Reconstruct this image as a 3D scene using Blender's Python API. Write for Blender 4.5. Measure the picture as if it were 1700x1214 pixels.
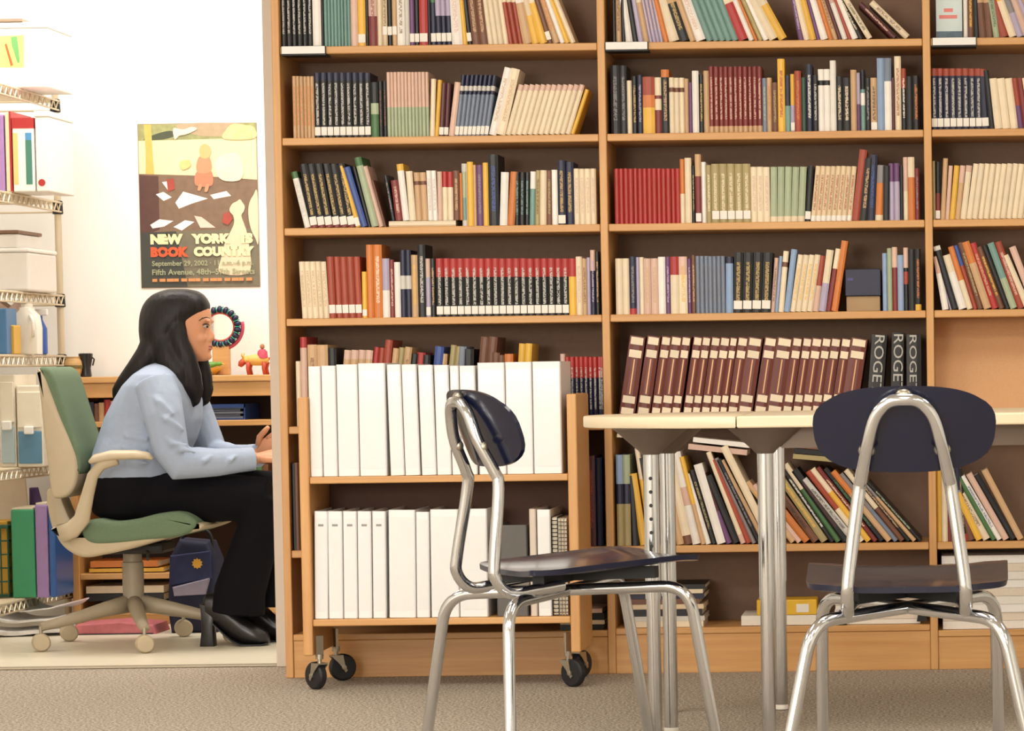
import bpy, bmesh, math, random
from mathutils import Vector, Matrix, Euler
random.seed(7)
SC = bpy.context.scene
for _o in list(bpy.data.objects): bpy.data.objects.remove(_o)
COL = SC.collection

# ------------------------------------------------------------------ camera
F, PITCH, ROLL, CX, CY, ZC = 5220.0, .0465, .0133, 1556.7, 847.9, .8762   # focal length in pixels of a 1700x1214 frame
_fw = Vector((0, math.cos(PITCH), -math.sin(PITCH))); _r0 = Vector((1, 0, 0)); _d0 = _fw.cross(_r0)
_rt = _r0*math.cos(ROLL) + _d0*math.sin(ROLL); _dn = -_r0*math.sin(ROLL) + _d0*math.cos(ROLL)
EYE = Vector((0, 0, ZC))
cam = bpy.data.cameras.new('camera'); camo = bpy.data.objects.new('camera', cam); COL.objects.link(camo)
cam.sensor_width = 36; cam.lens = F/1700*36; cam.clip_start = .05; cam.clip_end = 100
cam.shift_x = (850-CX)/1700; cam.shift_y = (CY-607)/1700
m = Matrix((_rt, -_dn, -_fw)).transposed().to_4x4(); m.translation = EYE; camo.matrix_world = m
SC.camera = camo

def P(px, py, Y):
    "point on the plane at depth Y seen through a pixel"
    d = _fw*F + _rt*(px-CX) + _dn*(py-CY); return EYE + d*(Y/d.y)
def FL(px, py, z=0.0):
    "point at height z seen through a pixel"
    d = _fw*F + _rt*(px-CX) + _dn*(py-CY); return EYE + d*((z-ZC)/d.z)
def PX(p):
    v = Vector(p)-EYE; w = v.dot(_fw); return CX+F*v.dot(_rt)/w, CY+F*v.dot(_dn)/w

# ------------------------------------------------------------------ world, lamps, exposure
SC.view_settings.view_transform = 'Standard'; SC.view_settings.look = 'None'
SC.view_settings.gamma = 1; SC.view_settings.use_curve_mapping = False
SC.view_settings.exposure = -0.92
W = bpy.data.worlds.new('world'); SC.world = W; W.use_nodes = True
W.node_tree.nodes['Background'].inputs[0].default_value = (1, .95, .88, 1); W.node_tree.nodes['Background'].inputs[1].default_value = .3
def ceiling_lamp(x, y, sx, sy, power, col=(1, .955, .89), z=2.72):
    l = bpy.data.lights.new('ceiling_lamp', 'AREA'); l.shape = 'RECTANGLE'; l.size = sx; l.size_y = sy; l.energy = power; l.color = col
    o = bpy.data.objects.new('ceiling_lamp', l); COL.objects.link(o); o.location = (x, y, z); return o
for x, k in ((-3.6, 1.25), (-1.8, 1.15), (0.0, .9), (1.9, .7)):
    for y, p in ((.8, 62), (3.6, 92), (6.6, 40)):
        ceiling_lamp(x, y, .6, 1.2, p*k*.86)
for x in (-2.9, -1.6):
    ceiling_lamp(x, 10.35, 1.1, .5, 58, (1, .95, .88))
wl = bpy.data.lights.new('window_daylight', 'AREA'); wl.shape = 'RECTANGLE'; wl.size = 1.9; wl.size_y = 1.3; wl.energy = 320; wl.color = (1, .97, .92)
wlo = bpy.data.objects.new('window_daylight', wl); COL.objects.link(wlo); wlo.location = (-2.6, -1.56, 1.6); wlo.rotation_euler = (math.radians(90), 0, 0)   # daylight through the window behind the viewer

# ------------------------------------------------------------------ materials
def lin(c): return tuple(((v/255)/12.92 if v/255 <= .04045 else ((v/255+.055)/1.055)**2.4) for v in c)
MATS = {}
def nodes(name):
    mt = bpy.data.materials.new(name); mt.use_nodes = True; nt = mt.node_tree; b = nt.nodes['Principled BSDF']; return mt, nt, b
def mat(name, rgb, rough=.5, metal=0, var=.08, scale=30, bump=0, bscale=200, coat=0, rand=0, spec=None):
    "plain surface with a little procedural mottling"
    if name in MATS: return MATS[name]
    mt, nt, b = nodes(name); L = nt.links.new
    c = lin(rgb)
    tc = nt.nodes.new('ShaderNodeTexCoord'); nz = nt.nodes.new('ShaderNodeTexNoise'); nz.inputs['Scale'].default_value = scale; nz.inputs['Detail'].default_value = 3
    L(tc.outputs['Object'], nz.inputs['Vector'])
    mx = nt.nodes.new('ShaderNodeMix'); mx.data_type = 'RGBA'
    mx.inputs[6].default_value = tuple(v*(1-var) for v in c)+(1,); mx.inputs[7].default_value = tuple(min(1, v*(1+var)) for v in c)+(1,)
    L(nz.outputs['Fac'], mx.inputs[0]); out = mx.outputs[2]
    if rand:
        oi = nt.nodes.new('ShaderNodeObjectInfo'); hs = nt.nodes.new('ShaderNodeHueSaturation')
        mr = nt.nodes.new('ShaderNodeMapRange'); mr.inputs[3].default_value = 1-rand; mr.inputs[4].default_value = 1+rand
        L(oi.outputs['Random'], mr.inputs[0]); L(mr.outputs[0], hs.inputs['Value']); L(out, hs.inputs['Color']); out = hs.outputs[0]
    L(out, b.inputs['Base Color'])
    b.inputs['Roughness'].default_value = rough; b.inputs['Metallic'].default_value = metal
    if coat: b.inputs['Coat Weight'].default_value = coat; b.inputs['Coat Roughness'].default_value = .08
    if spec is not None: b.inputs['Specular IOR Level'].default_value = spec
    if bump:
        n2 = nt.nodes.new('ShaderNodeTexNoise'); n2.inputs['Scale'].default_value = bscale; n2.inputs['Detail'].default_value = 2
        L(tc.outputs['Object'], n2.inputs['Vector']); bp = nt.nodes.new('ShaderNodeBump'); bp.inputs['Strength'].default_value = bump; bp.inputs['Distance'].default_value = .004
        L(n2.outputs['Fac'], bp.inputs['Height']); L(bp.outputs[0], b.inputs['Normal'])
    MATS[name] = mt; return mt
def wood(name, a, c, axis, rough=.42):
    "oak veneer: long grain along one axis"
    if name in MATS: return MATS[name]
    mt, nt, b = nodes(name); L = nt.links.new
    tc = nt.nodes.new('ShaderNodeTexCoord'); mp = nt.nodes.new('ShaderNodeMapping'); s = [55, 55, 55]; s[axis] = 2.2; mp.inputs['Scale'].default_value = s
    n1 = nt.nodes.new('ShaderNodeTexNoise'); n1.inputs['Scale'].default_value = 1; n1.inputs['Detail'].default_value = 6; n1.inputs['Roughness'].default_value = .65
    L(tc.outputs['Object'], mp.inputs['Vector']); L(mp.outputs[0], n1.inputs['Vector'])
    n2 = nt.nodes.new('ShaderNodeTexNoise'); n2.inputs['Scale'].default_value = 3; L(tc.outputs['Object'], n2.inputs['Vector'])
    ad = nt.nodes.new('ShaderNodeMath'); ad.operation = 'MULTIPLY_ADD'; ad.inputs[1].default_value = .7; L(n1.outputs['Fac'], ad.inputs[0])
    m2 = nt.nodes.new('ShaderNodeMath'); m2.operation = 'MULTIPLY'; m2.inputs[1].default_value = .3; L(n2.outputs['Fac'], m2.inputs[0]); L(m2.outputs[0], ad.inputs[2])
    rp = nt.nodes.new('ShaderNodeValToRGB'); rp.color_ramp.elements[0].position = .3; rp.color_ramp.elements[1].position = .7
    rp.color_ramp.elements[0].color = lin(a)+(1,); rp.color_ramp.elements[1].color = lin(c)+(1,)
    L(ad.outputs[0], rp.inputs[0]); L(rp.outputs[0], b.inputs['Base Color']); b.inputs['Roughness'].default_value = rough
    MATS[name] = mt; return mt
OAK_A, OAK_B = (196, 140, 82), (220, 170, 108)
OAKX, OAKY, OAKZ = [wood('oak_grain_'+'xyz'[i], OAK_A, OAK_B, i) for i in range(3)]
CHROME = mat('chrome_tube', (206, 208, 212), .12, 1, .03)
BLACK = mat('black_rubber', (24, 24, 27), .55, var=.2)
WHITE = mat('white_paper', (240, 238, 234), .6, var=.02)
PAGE = mat('page_edges', (226, 214, 190), .8, var=.12, scale=400)
NAVYPL = mat('navy_plastic', (17, 22, 48), .2, var=.05, coat=.2)
BEIGEPL = mat('beige_plastic', (186, 170, 142), .45, var=.04, bump=.05, bscale=500)
STICK = mat('sticker_white', (238, 232, 222), .6, var=.03)
def carpet():
    mt, nt, b = nodes('carpet_loop'); L = nt.links.new
    tc = nt.nodes.new('ShaderNodeTexCoord'); n1 = nt.nodes.new('ShaderNodeTexNoise'); n1.inputs['Scale'].default_value = 130; n1.inputs['Detail'].default_value = 3; n1.inputs['Roughness'].default_value = .7
    vo = nt.nodes.new('ShaderNodeTexVoronoi'); vo.inputs['Scale'].default_value = 170
    L(tc.outputs['Object'], n1.inputs['Vector']); L(tc.outputs['Object'], vo.inputs['Vector'])
    rp = nt.nodes.new('ShaderNodeValToRGB'); e = rp.color_ramp.elements
    e[0].position = .38; e[0].color = lin((118, 109, 97))+(1,); e[1].position = .62; e[1].color = lin((210, 197, 180))+(1,)
    L(n1.outputs['Fac'], rp.inputs[0]); L(rp.outputs[0], b.inputs['Base Color']); b.inputs['Roughness'].default_value = .95; b.inputs['Specular IOR Level'].default_value = .1
    bp = nt.nodes.new('ShaderNodeBump'); bp.inputs['Strength'].default_value = .6; bp.inputs['Distance'].default_value = .006; L(vo.outputs['Distance'], bp.inputs['Height']); L(bp.outputs[0], b.inputs['Normal'])
    return mt
CARPET = carpet()
WALLM = mat('wall_paint', (238, 234, 224), .8, var=.02, scale=4, bump=.05, bscale=300)
OFFWALL = mat('office_wall_paint', (244, 242, 238), .8, var=.015, scale=4, bump=.04, bscale=300)
CEILM = mat('ceiling_tile', (236, 232, 224), .9, var=.04, scale=60)
OFFLOOR = mat('office_vinyl_floor', (232, 222, 200), .35, var=.05, scale=25)
JAMBM = mat('door_frame_paint', (212, 197, 180), .5, var=.03)

# ------------------------------------------------------------------ mesh helpers
class MB:
    def __init__(s): s.v = []; s.f = []; s.m = []
    def add(s, vs, fs, mi=0):
        o = len(s.v); s.v += [tuple(v) for v in vs]; s.f += [tuple(i+o for i in f) for f in fs]; s.m += [mi]*len(fs); return s
    def box(s, x0, x1, y0, y1, z0, z1, mi=0):
        return s.add([(x0,y0,z0),(x1,y0,z0),(x1,y1,z0),(x0,y1,z0),(x0,y0,z1),(x1,y0,z1),(x1,y1,z1),(x0,y1,z1)],
                     [(0,3,2,1),(4,5,6,7),(0,1,5,4),(1,2,6,5),(2,3,7,6),(3,0,4,7)], mi)
    def rbox(s, x0, x1, y0, y1, z0, z1, r, mi=0, seg=2):
        bm = bmesh.new(); bmesh.ops.create_cube(bm, size=1)
        bmesh.ops.transform(bm, matrix=Matrix.Translation(((x0+x1)/2, (y0+y1)/2, (z0+z1)/2)) @ Matrix.Diagonal((x1-x0, y1-y0, z1-z0, 1)), verts=bm.verts)
        bmesh.ops.bevel(bm, geom=list(bm.edges), offset=r, segments=seg, affect='EDGES', profile=.5)
        s.bm(bm, mi); return s
    def bm(s, bm, mi=0):
        bm.verts.index_update(); s.add([v.co[:] for v in bm.verts], [[v.index for v in f.verts] for f in bm.faces], mi); bm.free(); return s
    def rings(s, rs, mi=0, cap=True, closed=False):
        n = len(rs[0]); o = len(s.v)
        for r in rs: s.v += [tuple(p) for p in r]
        k = len(rs)
        for i in range(k if closed else k-1):
            for j in range(n):
                a = o+i*n+j; b = o+i*n+(j+1) % n; c = o+((i+1) % k)*n+(j+1) % n; d = o+((i+1) % k)*n+j
                s.f.append((a, b, c, d)); s.m.append(mi)
        if cap and not closed:
            s.f.append(tuple(o+j for j in reversed(range(n)))); s.m.append(mi)
            s.f.append(tuple(o+(k-1)*n+j for j in range(n))); s.m.append(mi)
        return s
    def tube(s, pts, r, seg=10, mi=0, closed=False, up=None, flat=1.0):
        "round (or flattened) bar swept along points; r may be a list"
        pts = [Vector(p) for p in pts]; n = len(pts); rr = r if isinstance(r, (list, tuple)) else [r]*n
        rs = []; prev = None
        for i, p in enumerate(pts):
            if closed: t = pts[(i+1) % n]-pts[i-1]
            else: t = pts[min(i+1, n-1)]-pts[max(i-1, 0)]
            t.normalize()
            if prev is None:
                a = Vector(up) if up else (Vector((0, 0, 1)) if abs(t.z) < .9 else Vector((0, 1, 0)))
                u = (a-t*a.dot(t)).normalized()
            else: u = (prev-t*prev.dot(t)).normalized()
            prev = u; w = t.cross(u)
            ra = rr[i]; ra, rb = ra if isinstance(ra, tuple) else (ra, ra*flat)
            rs.append([p+u*(ra*math.cos(2*math.pi*k/seg))+w*(rb*math.sin(2*math.pi*k/seg)) for k in range(seg)])
        return s.rings(rs, mi, closed=closed)
    def lathe(s, prof, seg=20, mi=0, c=(0, 0, 0), axis='z'):
        rs = []
        for r, h in prof:
            ring = []
            for k in range(seg):
                a = 2*math.pi*k/seg; x, y = r*math.cos(a), r*math.sin(a)
                ring.append({'z': (c[0]+x, c[1]+y, c[2]+h), 'y': (c[0]+x, c[1]+h, c[2]-y), 'x': (c[0]+h, c[1]+x, c[2]+y)}[axis])
            rs.append(ring)
        return s.rings(rs, mi)
    def prism(s, poly, y0, y1, mi=0, bevel=0, seg=2, plane='xz'):
        "outline in x-z (or x-y) pushed through the third axis, with rounded rims"
        bm = bmesh.new()
        vs = [bm.verts.new((p[0], y0, p[1]) if plane == 'xz' else (p[0], p[1], y0)) for p in poly]
        f = bm.faces.new(vs); r = bmesh.ops.extrude_face_region(bm, geom=[f])
        nv = [e for e in r['geom'] if isinstance(e, bmesh.types.BMVert)]
        bmesh.ops.translate(bm, verts=nv, vec=(0, y1-y0, 0) if plane == 'xz' else (0, 0, y1-y0))
        bmesh.ops.recalc_face_normals(bm, faces=bm.faces)
        if bevel:
            k = 1 if plane == 'xz' else 2
            es = [e for e in bm.edges if abs(e.verts[0].co[k]-e.verts[1].co[k]) < 1e-6]
            bmesh.ops.bevel(bm, geom=es, offset=bevel, segments=seg, affect='EDGES', profile=.5)
        return s.bm(bm, mi)
    def ell(s, c, r, rot=None, seg=14, mi=0):
        c = Vector(c); M = rot.to_matrix() if rot else Matrix.Identity(3); rs = []
        for i in range(1, seg):
            t = math.pi*i/seg; rs.append([c+M @ Vector((r[0]*math.sin(t)*math.cos(2*math.pi*k/(seg*2)), r[1]*math.sin(t)*math.sin(2*math.pi*k/(seg*2)), -r[2]*math.cos(t))) for k in range(seg*2)])
        return s.rings(rs, mi)
    def mesh(s, name, mats, smooth=False):
        me = bpy.data.meshes.new(name); me.from_pydata(s.v, [], s.f)
        for mm in (mats if isinstance(mats, (list, tuple)) else [mats]): me.materials.append(mm)
        me.polygons.foreach_set('material_index', s.m)
        bm = bmesh.new(); bm.from_mesh(me); bmesh.ops.recalc_face_normals(bm, faces=bm.faces); bm.to_mesh(me); bm.free()
        if smooth: me.shade_smooth() if smooth is True else me.shade_auto(smooth) if hasattr(me, 'shade_auto') else smooth_by_angle(me)
        me.update(); return me
    def build(s, name, mats, parent=None, smooth=False, loc=None):
        return link(name, s.mesh(name, mats, smooth), parent, loc)
def smooth_by_angle(me, ang=.7):
    me.shade_smooth(); bm = bmesh.new(); bm.from_mesh(me)
    for e in bm.edges:
        e.smooth = len(e.link_faces) == 2 and e.calc_face_angle(0) < ang
    bm.to_mesh(me); bm.free()
def link(name, data, parent=None, loc=None):
    o = bpy.data.objects.new(name, data); COL.objects.link(o)
    if parent: o.parent = parent
    if loc is not None: o.location = loc
    return o
def tag(o, label, cat, group=None):
    o['label'] = label; o['category'] = cat
    if group: o['group'] = group
    return o
def thing(name, label, cat, loc=(0, 0, 0), rz=0, group=None):
    o = link(name, None); o.location = loc; o.rotation_euler = (0, 0, rz); o.empty_display_size = .05
    return tag(o, label, cat, group)
def struct(o): o['kind'] = 'structure'; return o
def copy_tree(o, parent=None):
    c = o.copy(); COL.objects.link(c)
    if parent: c.parent = parent
    for ch in list(o.children): copy_tree(ch, c)
    return c
def S(v): return 'S' if v else False
def local(pts, o): return [Vector(p)-Vector(o) for p in pts]
def text_mesh(name, body, size, material, ext=.0004, align='CENTER', bold=0):
    cu = bpy.data.curves.new(name, 'FONT'); cu.body = body; cu.size = size; cu.extrude = ext; cu.align_x = align; cu.align_y = 'CENTER'; cu.offset = bold; cu.resolution_u = 3
    to = bpy.data.objects.new(name, cu); COL.objects.link(to); dg = bpy.context.evaluated_depsgraph_get()
    me = bpy.data.meshes.new_from_object(to.evaluated_get(dg)); bpy.data.objects.remove(to); me.materials.clear(); me.materials.append(material); return me
def remesh(name, mb, mats, voxel, smooth=4, parent=None):
    o = link(name, mb.mesh(name, mats)); md = o.modifiers.new('r', 'REMESH'); md.mode = 'VOXEL'; md.voxel_size = voxel; md.use_smooth_shade = True
    if smooth: sm = o.modifiers.new('s', 'SMOOTH'); sm.iterations = smooth; sm.factor = .5
    dg = bpy.context.evaluated_depsgraph_get(); dg.update(); me = bpy.data.meshes.new_from_object(o.evaluated_get(dg))
    o.modifiers.clear(); o.data = me; me.shade_smooth()
    if not me.materials: me.materials.append(mats if not isinstance(mats, (list, tuple)) else mats[0])
    if parent: o.parent = parent
    return o
def smoothpoly(pts, n=4):
    out = []; N = len(pts); pts = [Vector(p) for p in pts]
    for i in range(N):
        p0, p1, p2, p3 = pts[i-1], pts[i], pts[(i+1) % N], pts[(i+2) % N]
        for k in range(n): t = k/n; out.append(.5*((2*p1)+(p2-p0)*t+(2*p0-5*p1+4*p2-p3)*t*t+(3*p1-p0-3*p2+p3)*t**3))
    return out
def arc(c, r, a0, a1, n, plane='yz'):
    out = []
    for i in range(n+1):
        a = math.radians(a0+(a1-a0)*i/n); u, v = r*math.cos(a), r*math.sin(a)
        out.append({'yz': (c[0], c[1]+u, c[2]+v), 'xz': (c[0]+u, c[1], c[2]+v), 'xy': (c[0]+u, c[1]+v, c[2])}[plane])
    return out
def bend(pts, r, n=5):
    "round the corners of a polyline"
    pts = [Vector(p) for p in pts]; out = [pts[0]]
    for i in range(1, len(pts)-1):
        a, b, c = pts[i-1], pts[i], pts[i+1]; d1 = (a-b); d2 = (c-b); k = min(r, d1.length*.48, d2.length*.48); p, q = b+d1.normalized()*k, b+d2.normalized()*k
        for j in range(n+1):
            t = j/n; out.append(p*(1-t)**2+b*2*t*(1-t)+q*t*t)
    return out+[pts[-1]]

# ------------------------------------------------------------------ the two rooms
WY = 9.36; WT = .13                       # wall between library and office
XL = P(441, 250, WY).x                    # right-hand side of the door opening
def slab(name, x0, x1, y0, y1, z0, z1, mt): return struct(MB().box(x0, x1, y0, y1, z0, z1).build(name, mt))
slab('floor_library', -4.6, 3.4, -1.6, WY+.02, -.06, 0, CARPET)
slab('floor_office', -3.8, 1.0, WY+.02, 11.36, -.06, 0, OFFLOOR)
slab('ceiling_library', -4.6, 3.4, -1.6, WY+WT, 2.75, 2.82, CEILM)
slab('ceiling_office', -3.8, 1.0, WY+WT, 11.36, 2.75, 2.82, CEILM)
slab('wall_front', XL+.05, 3.4, WY, WY+WT, 0, 2.75, WALLM)
slab('wall_front_return', -4.6, XL-1.05, WY, WY+WT, 0, 2.75, WALLM)
slab('wall_front_header', XL-1.05, XL+.05, WY, WY+WT, 2.17, 2.75, WALLM)
slab('wall_left', -4.7, -4.6, -1.6, WY+WT, 0, 2.75, WALLM)
slab('wall_right', 3.4, 3.5, -1.6, WY+WT, 0, 2.75, WALLM)
slab('wall_behind', -4.6, 3.4, -1.7, -1.6, 0, 2.75, WALLM)
wn = struct(MB().rbox(-3.62, -3.55, -1.6, -1.54, .9, 2.3, .003).rbox(-1.65, -1.58, -1.6, -1.54, .9, 2.3, .003).rbox(-3.55, -1.65, -1.6, -1.54, .9, .95, .003).rbox(-3.55, -1.65, -1.6, -1.54, 2.25, 2.3, .003).build('window_1', JAMBM))
slab('wall_office_back', -3.8, 1.0, 11.36, 11.46, 0, 2.75, OFFWALL)
slab('wall_office_left', -3.9, -3.8, WY+WT, 11.46, 0, 2.75, OFFWALL)
slab('wall_office_right', 1.0, 1.1, WY+WT, 11.46, 0, 2.75, OFFWALL)
df = MB()
df.rbox(XL, XL+.05, WY-.012, WY+WT+.012, 0, 2.12, .003); df.rbox(XL-1.05, XL-1.0, WY-.012, WY+WT+.012, 0, 2.12, .003); df.rbox(XL-1.05, XL+.05, WY-.012, WY+WT+.012, 2.12, 2.17, .003)
dfo = struct(df.build('door_1', JAMBM)); 
sp = P(452, 580, WY)
MB().rbox(XL-.004, XL+.001, WY+.03, WY+.06, sp.z-.04, sp.z+.04, .001).build('strike_plate', mat('aged_brass', (150, 130, 92), .35, .8), dfo)
MB().rbox(XL-1.0, XL, WY+.0, WY+.05, .0005, .006, .002).build('threshold', mat('threshold_metal', (170, 158, 138), .45, .5), dfo)

# ------------------------------------------------------------------ the long oak bookcase
BY = 9.0; BD = .29                        # front plane and depth
DIV = [-1.8778, -.9516, -.0254, .9008]; DT = .022
ST = .021
SHELF_Z = {                               # top of each shelf, counted up from the base
 'A': {7: 1.8038, 6: 1.5451, 5: 1.2888, 4: 1.0306, 3: .722, 2: .3664, 1: .125},
 'B': {7: 1.8038, 6: 1.5451, 5: 1.2888, 4: 1.0306, 3: .738, 2: .3664, 1: .130},
 'C': {7: 1.8038, 6: 1.5451, 5: 1.2888, 4: 1.0306, 3: .742, 2: .3664, 1: .112}}
bc = thing('bookcase', 'long oak bookcase of open bays standing beside the office doorway', 'bookcase', (DIV[0], BY, 0))
BACKM = mat('hardboard_back', (136, 110, 92), .8, var=.1, scale=60)
for x in DIV: MB().rbox(x-DIV[0], x-DIV[0]+DT, 0, BD, 0, 2.2, .002, seg=1).build('side_panel', OAKZ, bc)
for b, i in zip('ABC', range(3)):
    x0, x1 = DIV[i]+DT-DIV[0], DIV[i+1]-DIV[0]
    MB().box(x0, x1, BD-.012, BD-.004, .05, 2.2).build('back_panel', BACKM, bc)
    for n, z in SHELF_Z[b].items():
        if n > 1: MB().rbox(x0+.001, x1-.001, .004, BD-.014, z-ST, z, .002, seg=1).build('shelf', OAKX, bc)
        else:
            MB().rbox(x0+.0005, x1-.0005, .003, BD-.014, z-.018, z, .002, seg=1).build('base_deck', OAKX, bc)
            MB().rbox(x0+.0005, x1-.0005, .006, .024, 0, z-.0185, .001, seg=1).build('kick_board', OAKX, bc)
    MB().rbox(x0+.001, x1-.001, .002, BD-.014, 2.17, 2.2, .002, seg=1).build('top_board', OAKX, bc)
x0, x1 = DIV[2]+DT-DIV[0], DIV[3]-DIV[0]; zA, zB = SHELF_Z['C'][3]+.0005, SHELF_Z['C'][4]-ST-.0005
MB().add([(x0+.001, .11, zA), (x1-.001, .11, zA), (x1-.001, .2, zB), (x0+.001, .2, zB), (x0+.001, .122, zA), (x1-.001, .122, zA), (x1-.001, .212, zB), (x0+.001, .212, zB)], [(0,1,2,3),(7,6,5,4),(4,5,1,0),(5,6,2,1),(6,7,3,2),(7,4,0,3)]).build('added_pale_panel', mat('added_panel_tan', (214, 166, 120), .8, var=.1, scale=220), bc)  # pale panel added so the empty compartment looks brighter than the other backs
# shelf label holders clipped on the seventh shelves
HOLD = mat('holder_black', (20, 20, 22), .4)
for b, px0, px1, lab in (('A', 467, 541, 'beside the doorway end panel'), ('B', 1003, 1076, 'above the tall black hardcovers'), ('C', 1547, 1621, 'under the face-out blue book')):
    z = SHELF_Z[b][7]; y = BY; a = P(px0, PX((P(px0, 80, y).x, y, z))[1], y).x; e = P(px1, PX((P(px1, 80, y).x, y, z))[1], y).x
    a = max(a, DIV['ABC'.index(b)]+DT+.001) if b != 'B' else DIV[1]+DT+.001
    h = thing('shelf_label_holder', 'black shelf label holder with white card strip '+lab, 'label holder', ((a+e)/2, y, z-ST), group='label holders on the bookcase')
    hw = (e-a)/2
    MB().rbox(-hw, hw, -.006, .0035, -.002, ST+.001, .001, seg=1).add([(-hw, -.004, -.0005), (hw, -.004, -.0005), (hw, .075, -.002), (-hw, .075, -.002), (-hw, -.004, -.004), (hw, -.004, -.004), (hw, .075, -.004), (-hw, .075, -.004)],
        [(0,1,2,3),(7,6,5,4),(4,5,1,0),(5,6,2,1),(6,7,3,2),(7,4,0,3)]).build('bracket', HOLD, h)
    MB().rbox(-hw+.002, hw-.002, -.0075, -.006, .0, ST, .0005, seg=1).build('label_card', WHITE, h)

# ------------------------------------------------------------------ books
PAL = dict(bk=('black', (16, 15, 18)), nv=('navy', (24, 27, 56)), bl=('blue', (58, 82, 150)), lb=('pale blue', (140, 165, 200)), gb=('slate blue', (118, 128, 146)),
 tl=('teal', (116, 152, 144)), gn=('green', (70, 112, 66)), dg=('dark green', (38, 72, 58)), ol=('olive', (168, 152, 104)), gg=('sage green', (168, 180, 148)),
 cr=('cream', (232, 214, 184)), wh=('white', (238, 232, 224)), iv=('ivory', (222, 198, 162)), tn=('tan', (202, 164, 122)), og=('orange', (208, 122, 54)),
 ye=('yellow', (230, 180, 66)), rd=('red', (172, 46, 44)), dr=('dark red', (124, 44, 42)), mr=('maroon', (84, 36, 40)), br=('brown', (112, 70, 48)),
 pk=('pink', (216, 180, 162)), lv=('lavender', (178, 166, 192)), pu=('purple', (106, 66, 112)), gy=('grey', (136, 130, 132)), lg=('pale grey', (200, 196, 188)), gd=('gold', (196, 164, 96)), rb=('brick red', (160, 66, 44)))
def cov(k): return mat('cover_'+PAL[k][0].replace(' ', '_'), PAL[k][1], .42, var=.1, scale=25, rand=.07)
def letter(bg, fg):
    n = 'print_%s_on_%s' % (fg, bg)
    if n in MATS: return MATS[n]
    mt, nt, b = nodes(n); L = nt.links.new
    tc = nt.nodes.new('ShaderNodeTexCoord'); mp = nt.nodes.new('ShaderNodeMapping'); mp.inputs['Scale'].default_value = (260, 1, 250); L(tc.outputs['Object'], mp.inputs['Vector'])
    oi = nt.nodes.new('ShaderNodeObjectInfo'); nz = nt.nodes.new('ShaderNodeTexNoise'); nz.noise_dimensions = '4D'; nz.inputs['Scale'].default_value = 1; nz.inputs['Detail'].default_value = 1
    mw = nt.nodes.new('ShaderNodeMath'); mw.operation = 'MULTIPLY'; mw.inputs[1].default_value = 50; L(oi.outputs['Random'], mw.inputs[0]); L(mw.outputs[0], nz.inputs['W']); L(mp.outputs[0], nz.inputs['Vector'])
    rp = nt.nodes.new('ShaderNodeValToRGB'); rp.color_ramp.interpolation = 'LINEAR'; e = rp.color_ramp.elements; e[0].position = .40; e[1].position = .48
    A_, B_ = lin(PAL[bg][1]), lin(PAL[fg][1]); e[0].color = A_+(1,); e[1].color = tuple(a_*.3+b_*.7 for a_, b_ in zip(A_, B_))+(1,)
    L(nz.outputs['Fac'], rp.inputs[0]); L(rp.outputs[0], b.inputs['Base Color']); b.inputs['Roughness'].default_value = .45; MATS[n] = mt; return mt
MESHC = {}
def cover_mesh(w, h, d, col, opt):
    key = ('c', round(w, 4), round(h, 4), round(d, 4), col, tuple(sorted(opt.items())))
    if key in MESHC: return MESHC[key]
    mats = [cov(col)]; mi = {col: 0}
    def mid(c):
        if c not in mi: mi[c] = len(mats); mats.append(cov(c))
        return mi[c]
    cuts = {0.0, 1.0}
    for o, (a, b) in BANDS.items():
        if o in opt: cuts |= {a, b}
    if 't' in opt: cuts |= {.2, .84}
    cuts = sorted(cuts); t = .0016; e = min(.003, w*.3)
    out = [(-w/2, d), (-w/2, e), (-w*.2, .0), (w*.2, .0), (w/2, e), (w/2, d)]; inn = [(w/2-t, d), (w/2-t, e+t), (-w/2+t, e+t), (-w/2+t, d)]
    mb = MB(); n = len(out)
    for c in cuts: mb.v += [(x, y, c*h) for x, y in out+inn]
    st = n+4
    for k in range(len(cuts)-1):
        zc = (cuts[k]+cuts[k+1])/2; cc = col
        for o, (a, b) in BANDS.items():
            if o in opt and a < zc < b: cc = opt[o]
        for j in range(n+4):
            a = k*st+j; b = k*st+(j+1) % st; f = (a, b, b+st, a+st); q = mid(cc) if j < n-1 else mid(col)
            if j == 2 and 't' in opt and .2 < zc < .84:
                nm = ('T', cc, opt['t'])
                if nm not in mi: mi[nm] = len(mats); mats.append(letter(cc, opt['t']))
                q = mi[nm]
            mb.f.append(f); mb.m.append(q)
    top = (len(cuts)-1)*st
    mb.f.append(tuple(reversed(range(st)))); mb.m.append(0); mb.f.append(tuple(top+j for j in range(st))); mb.m.append(mid(opt.get('u', col)))
    MESHC[key] = mb.mesh('book_cover', mats); return MESHC[key]
BANDS = dict(u=(.68, 1.0), l=(0, .46), m=(.42, .62), q=(.74, .82), p=(.88, 1.0), z=(0, .1))
def box_mesh(key, dims, mt, name):
    if key not in MESHC: MESHC[key] = MB().box(*dims).mesh(name, mt)
    return MESHC[key]
BOOKS = []
ORD = {7: 'seventh', 6: 'sixth', 5: 'fifth', 4: 'fourth', 3: 'third', 2: 'second', 1: 'lowest'}
BAYN = {'A': 'doorway bay', 'B': 'encyclopedia bay', 'C': 'end bay'}
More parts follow.
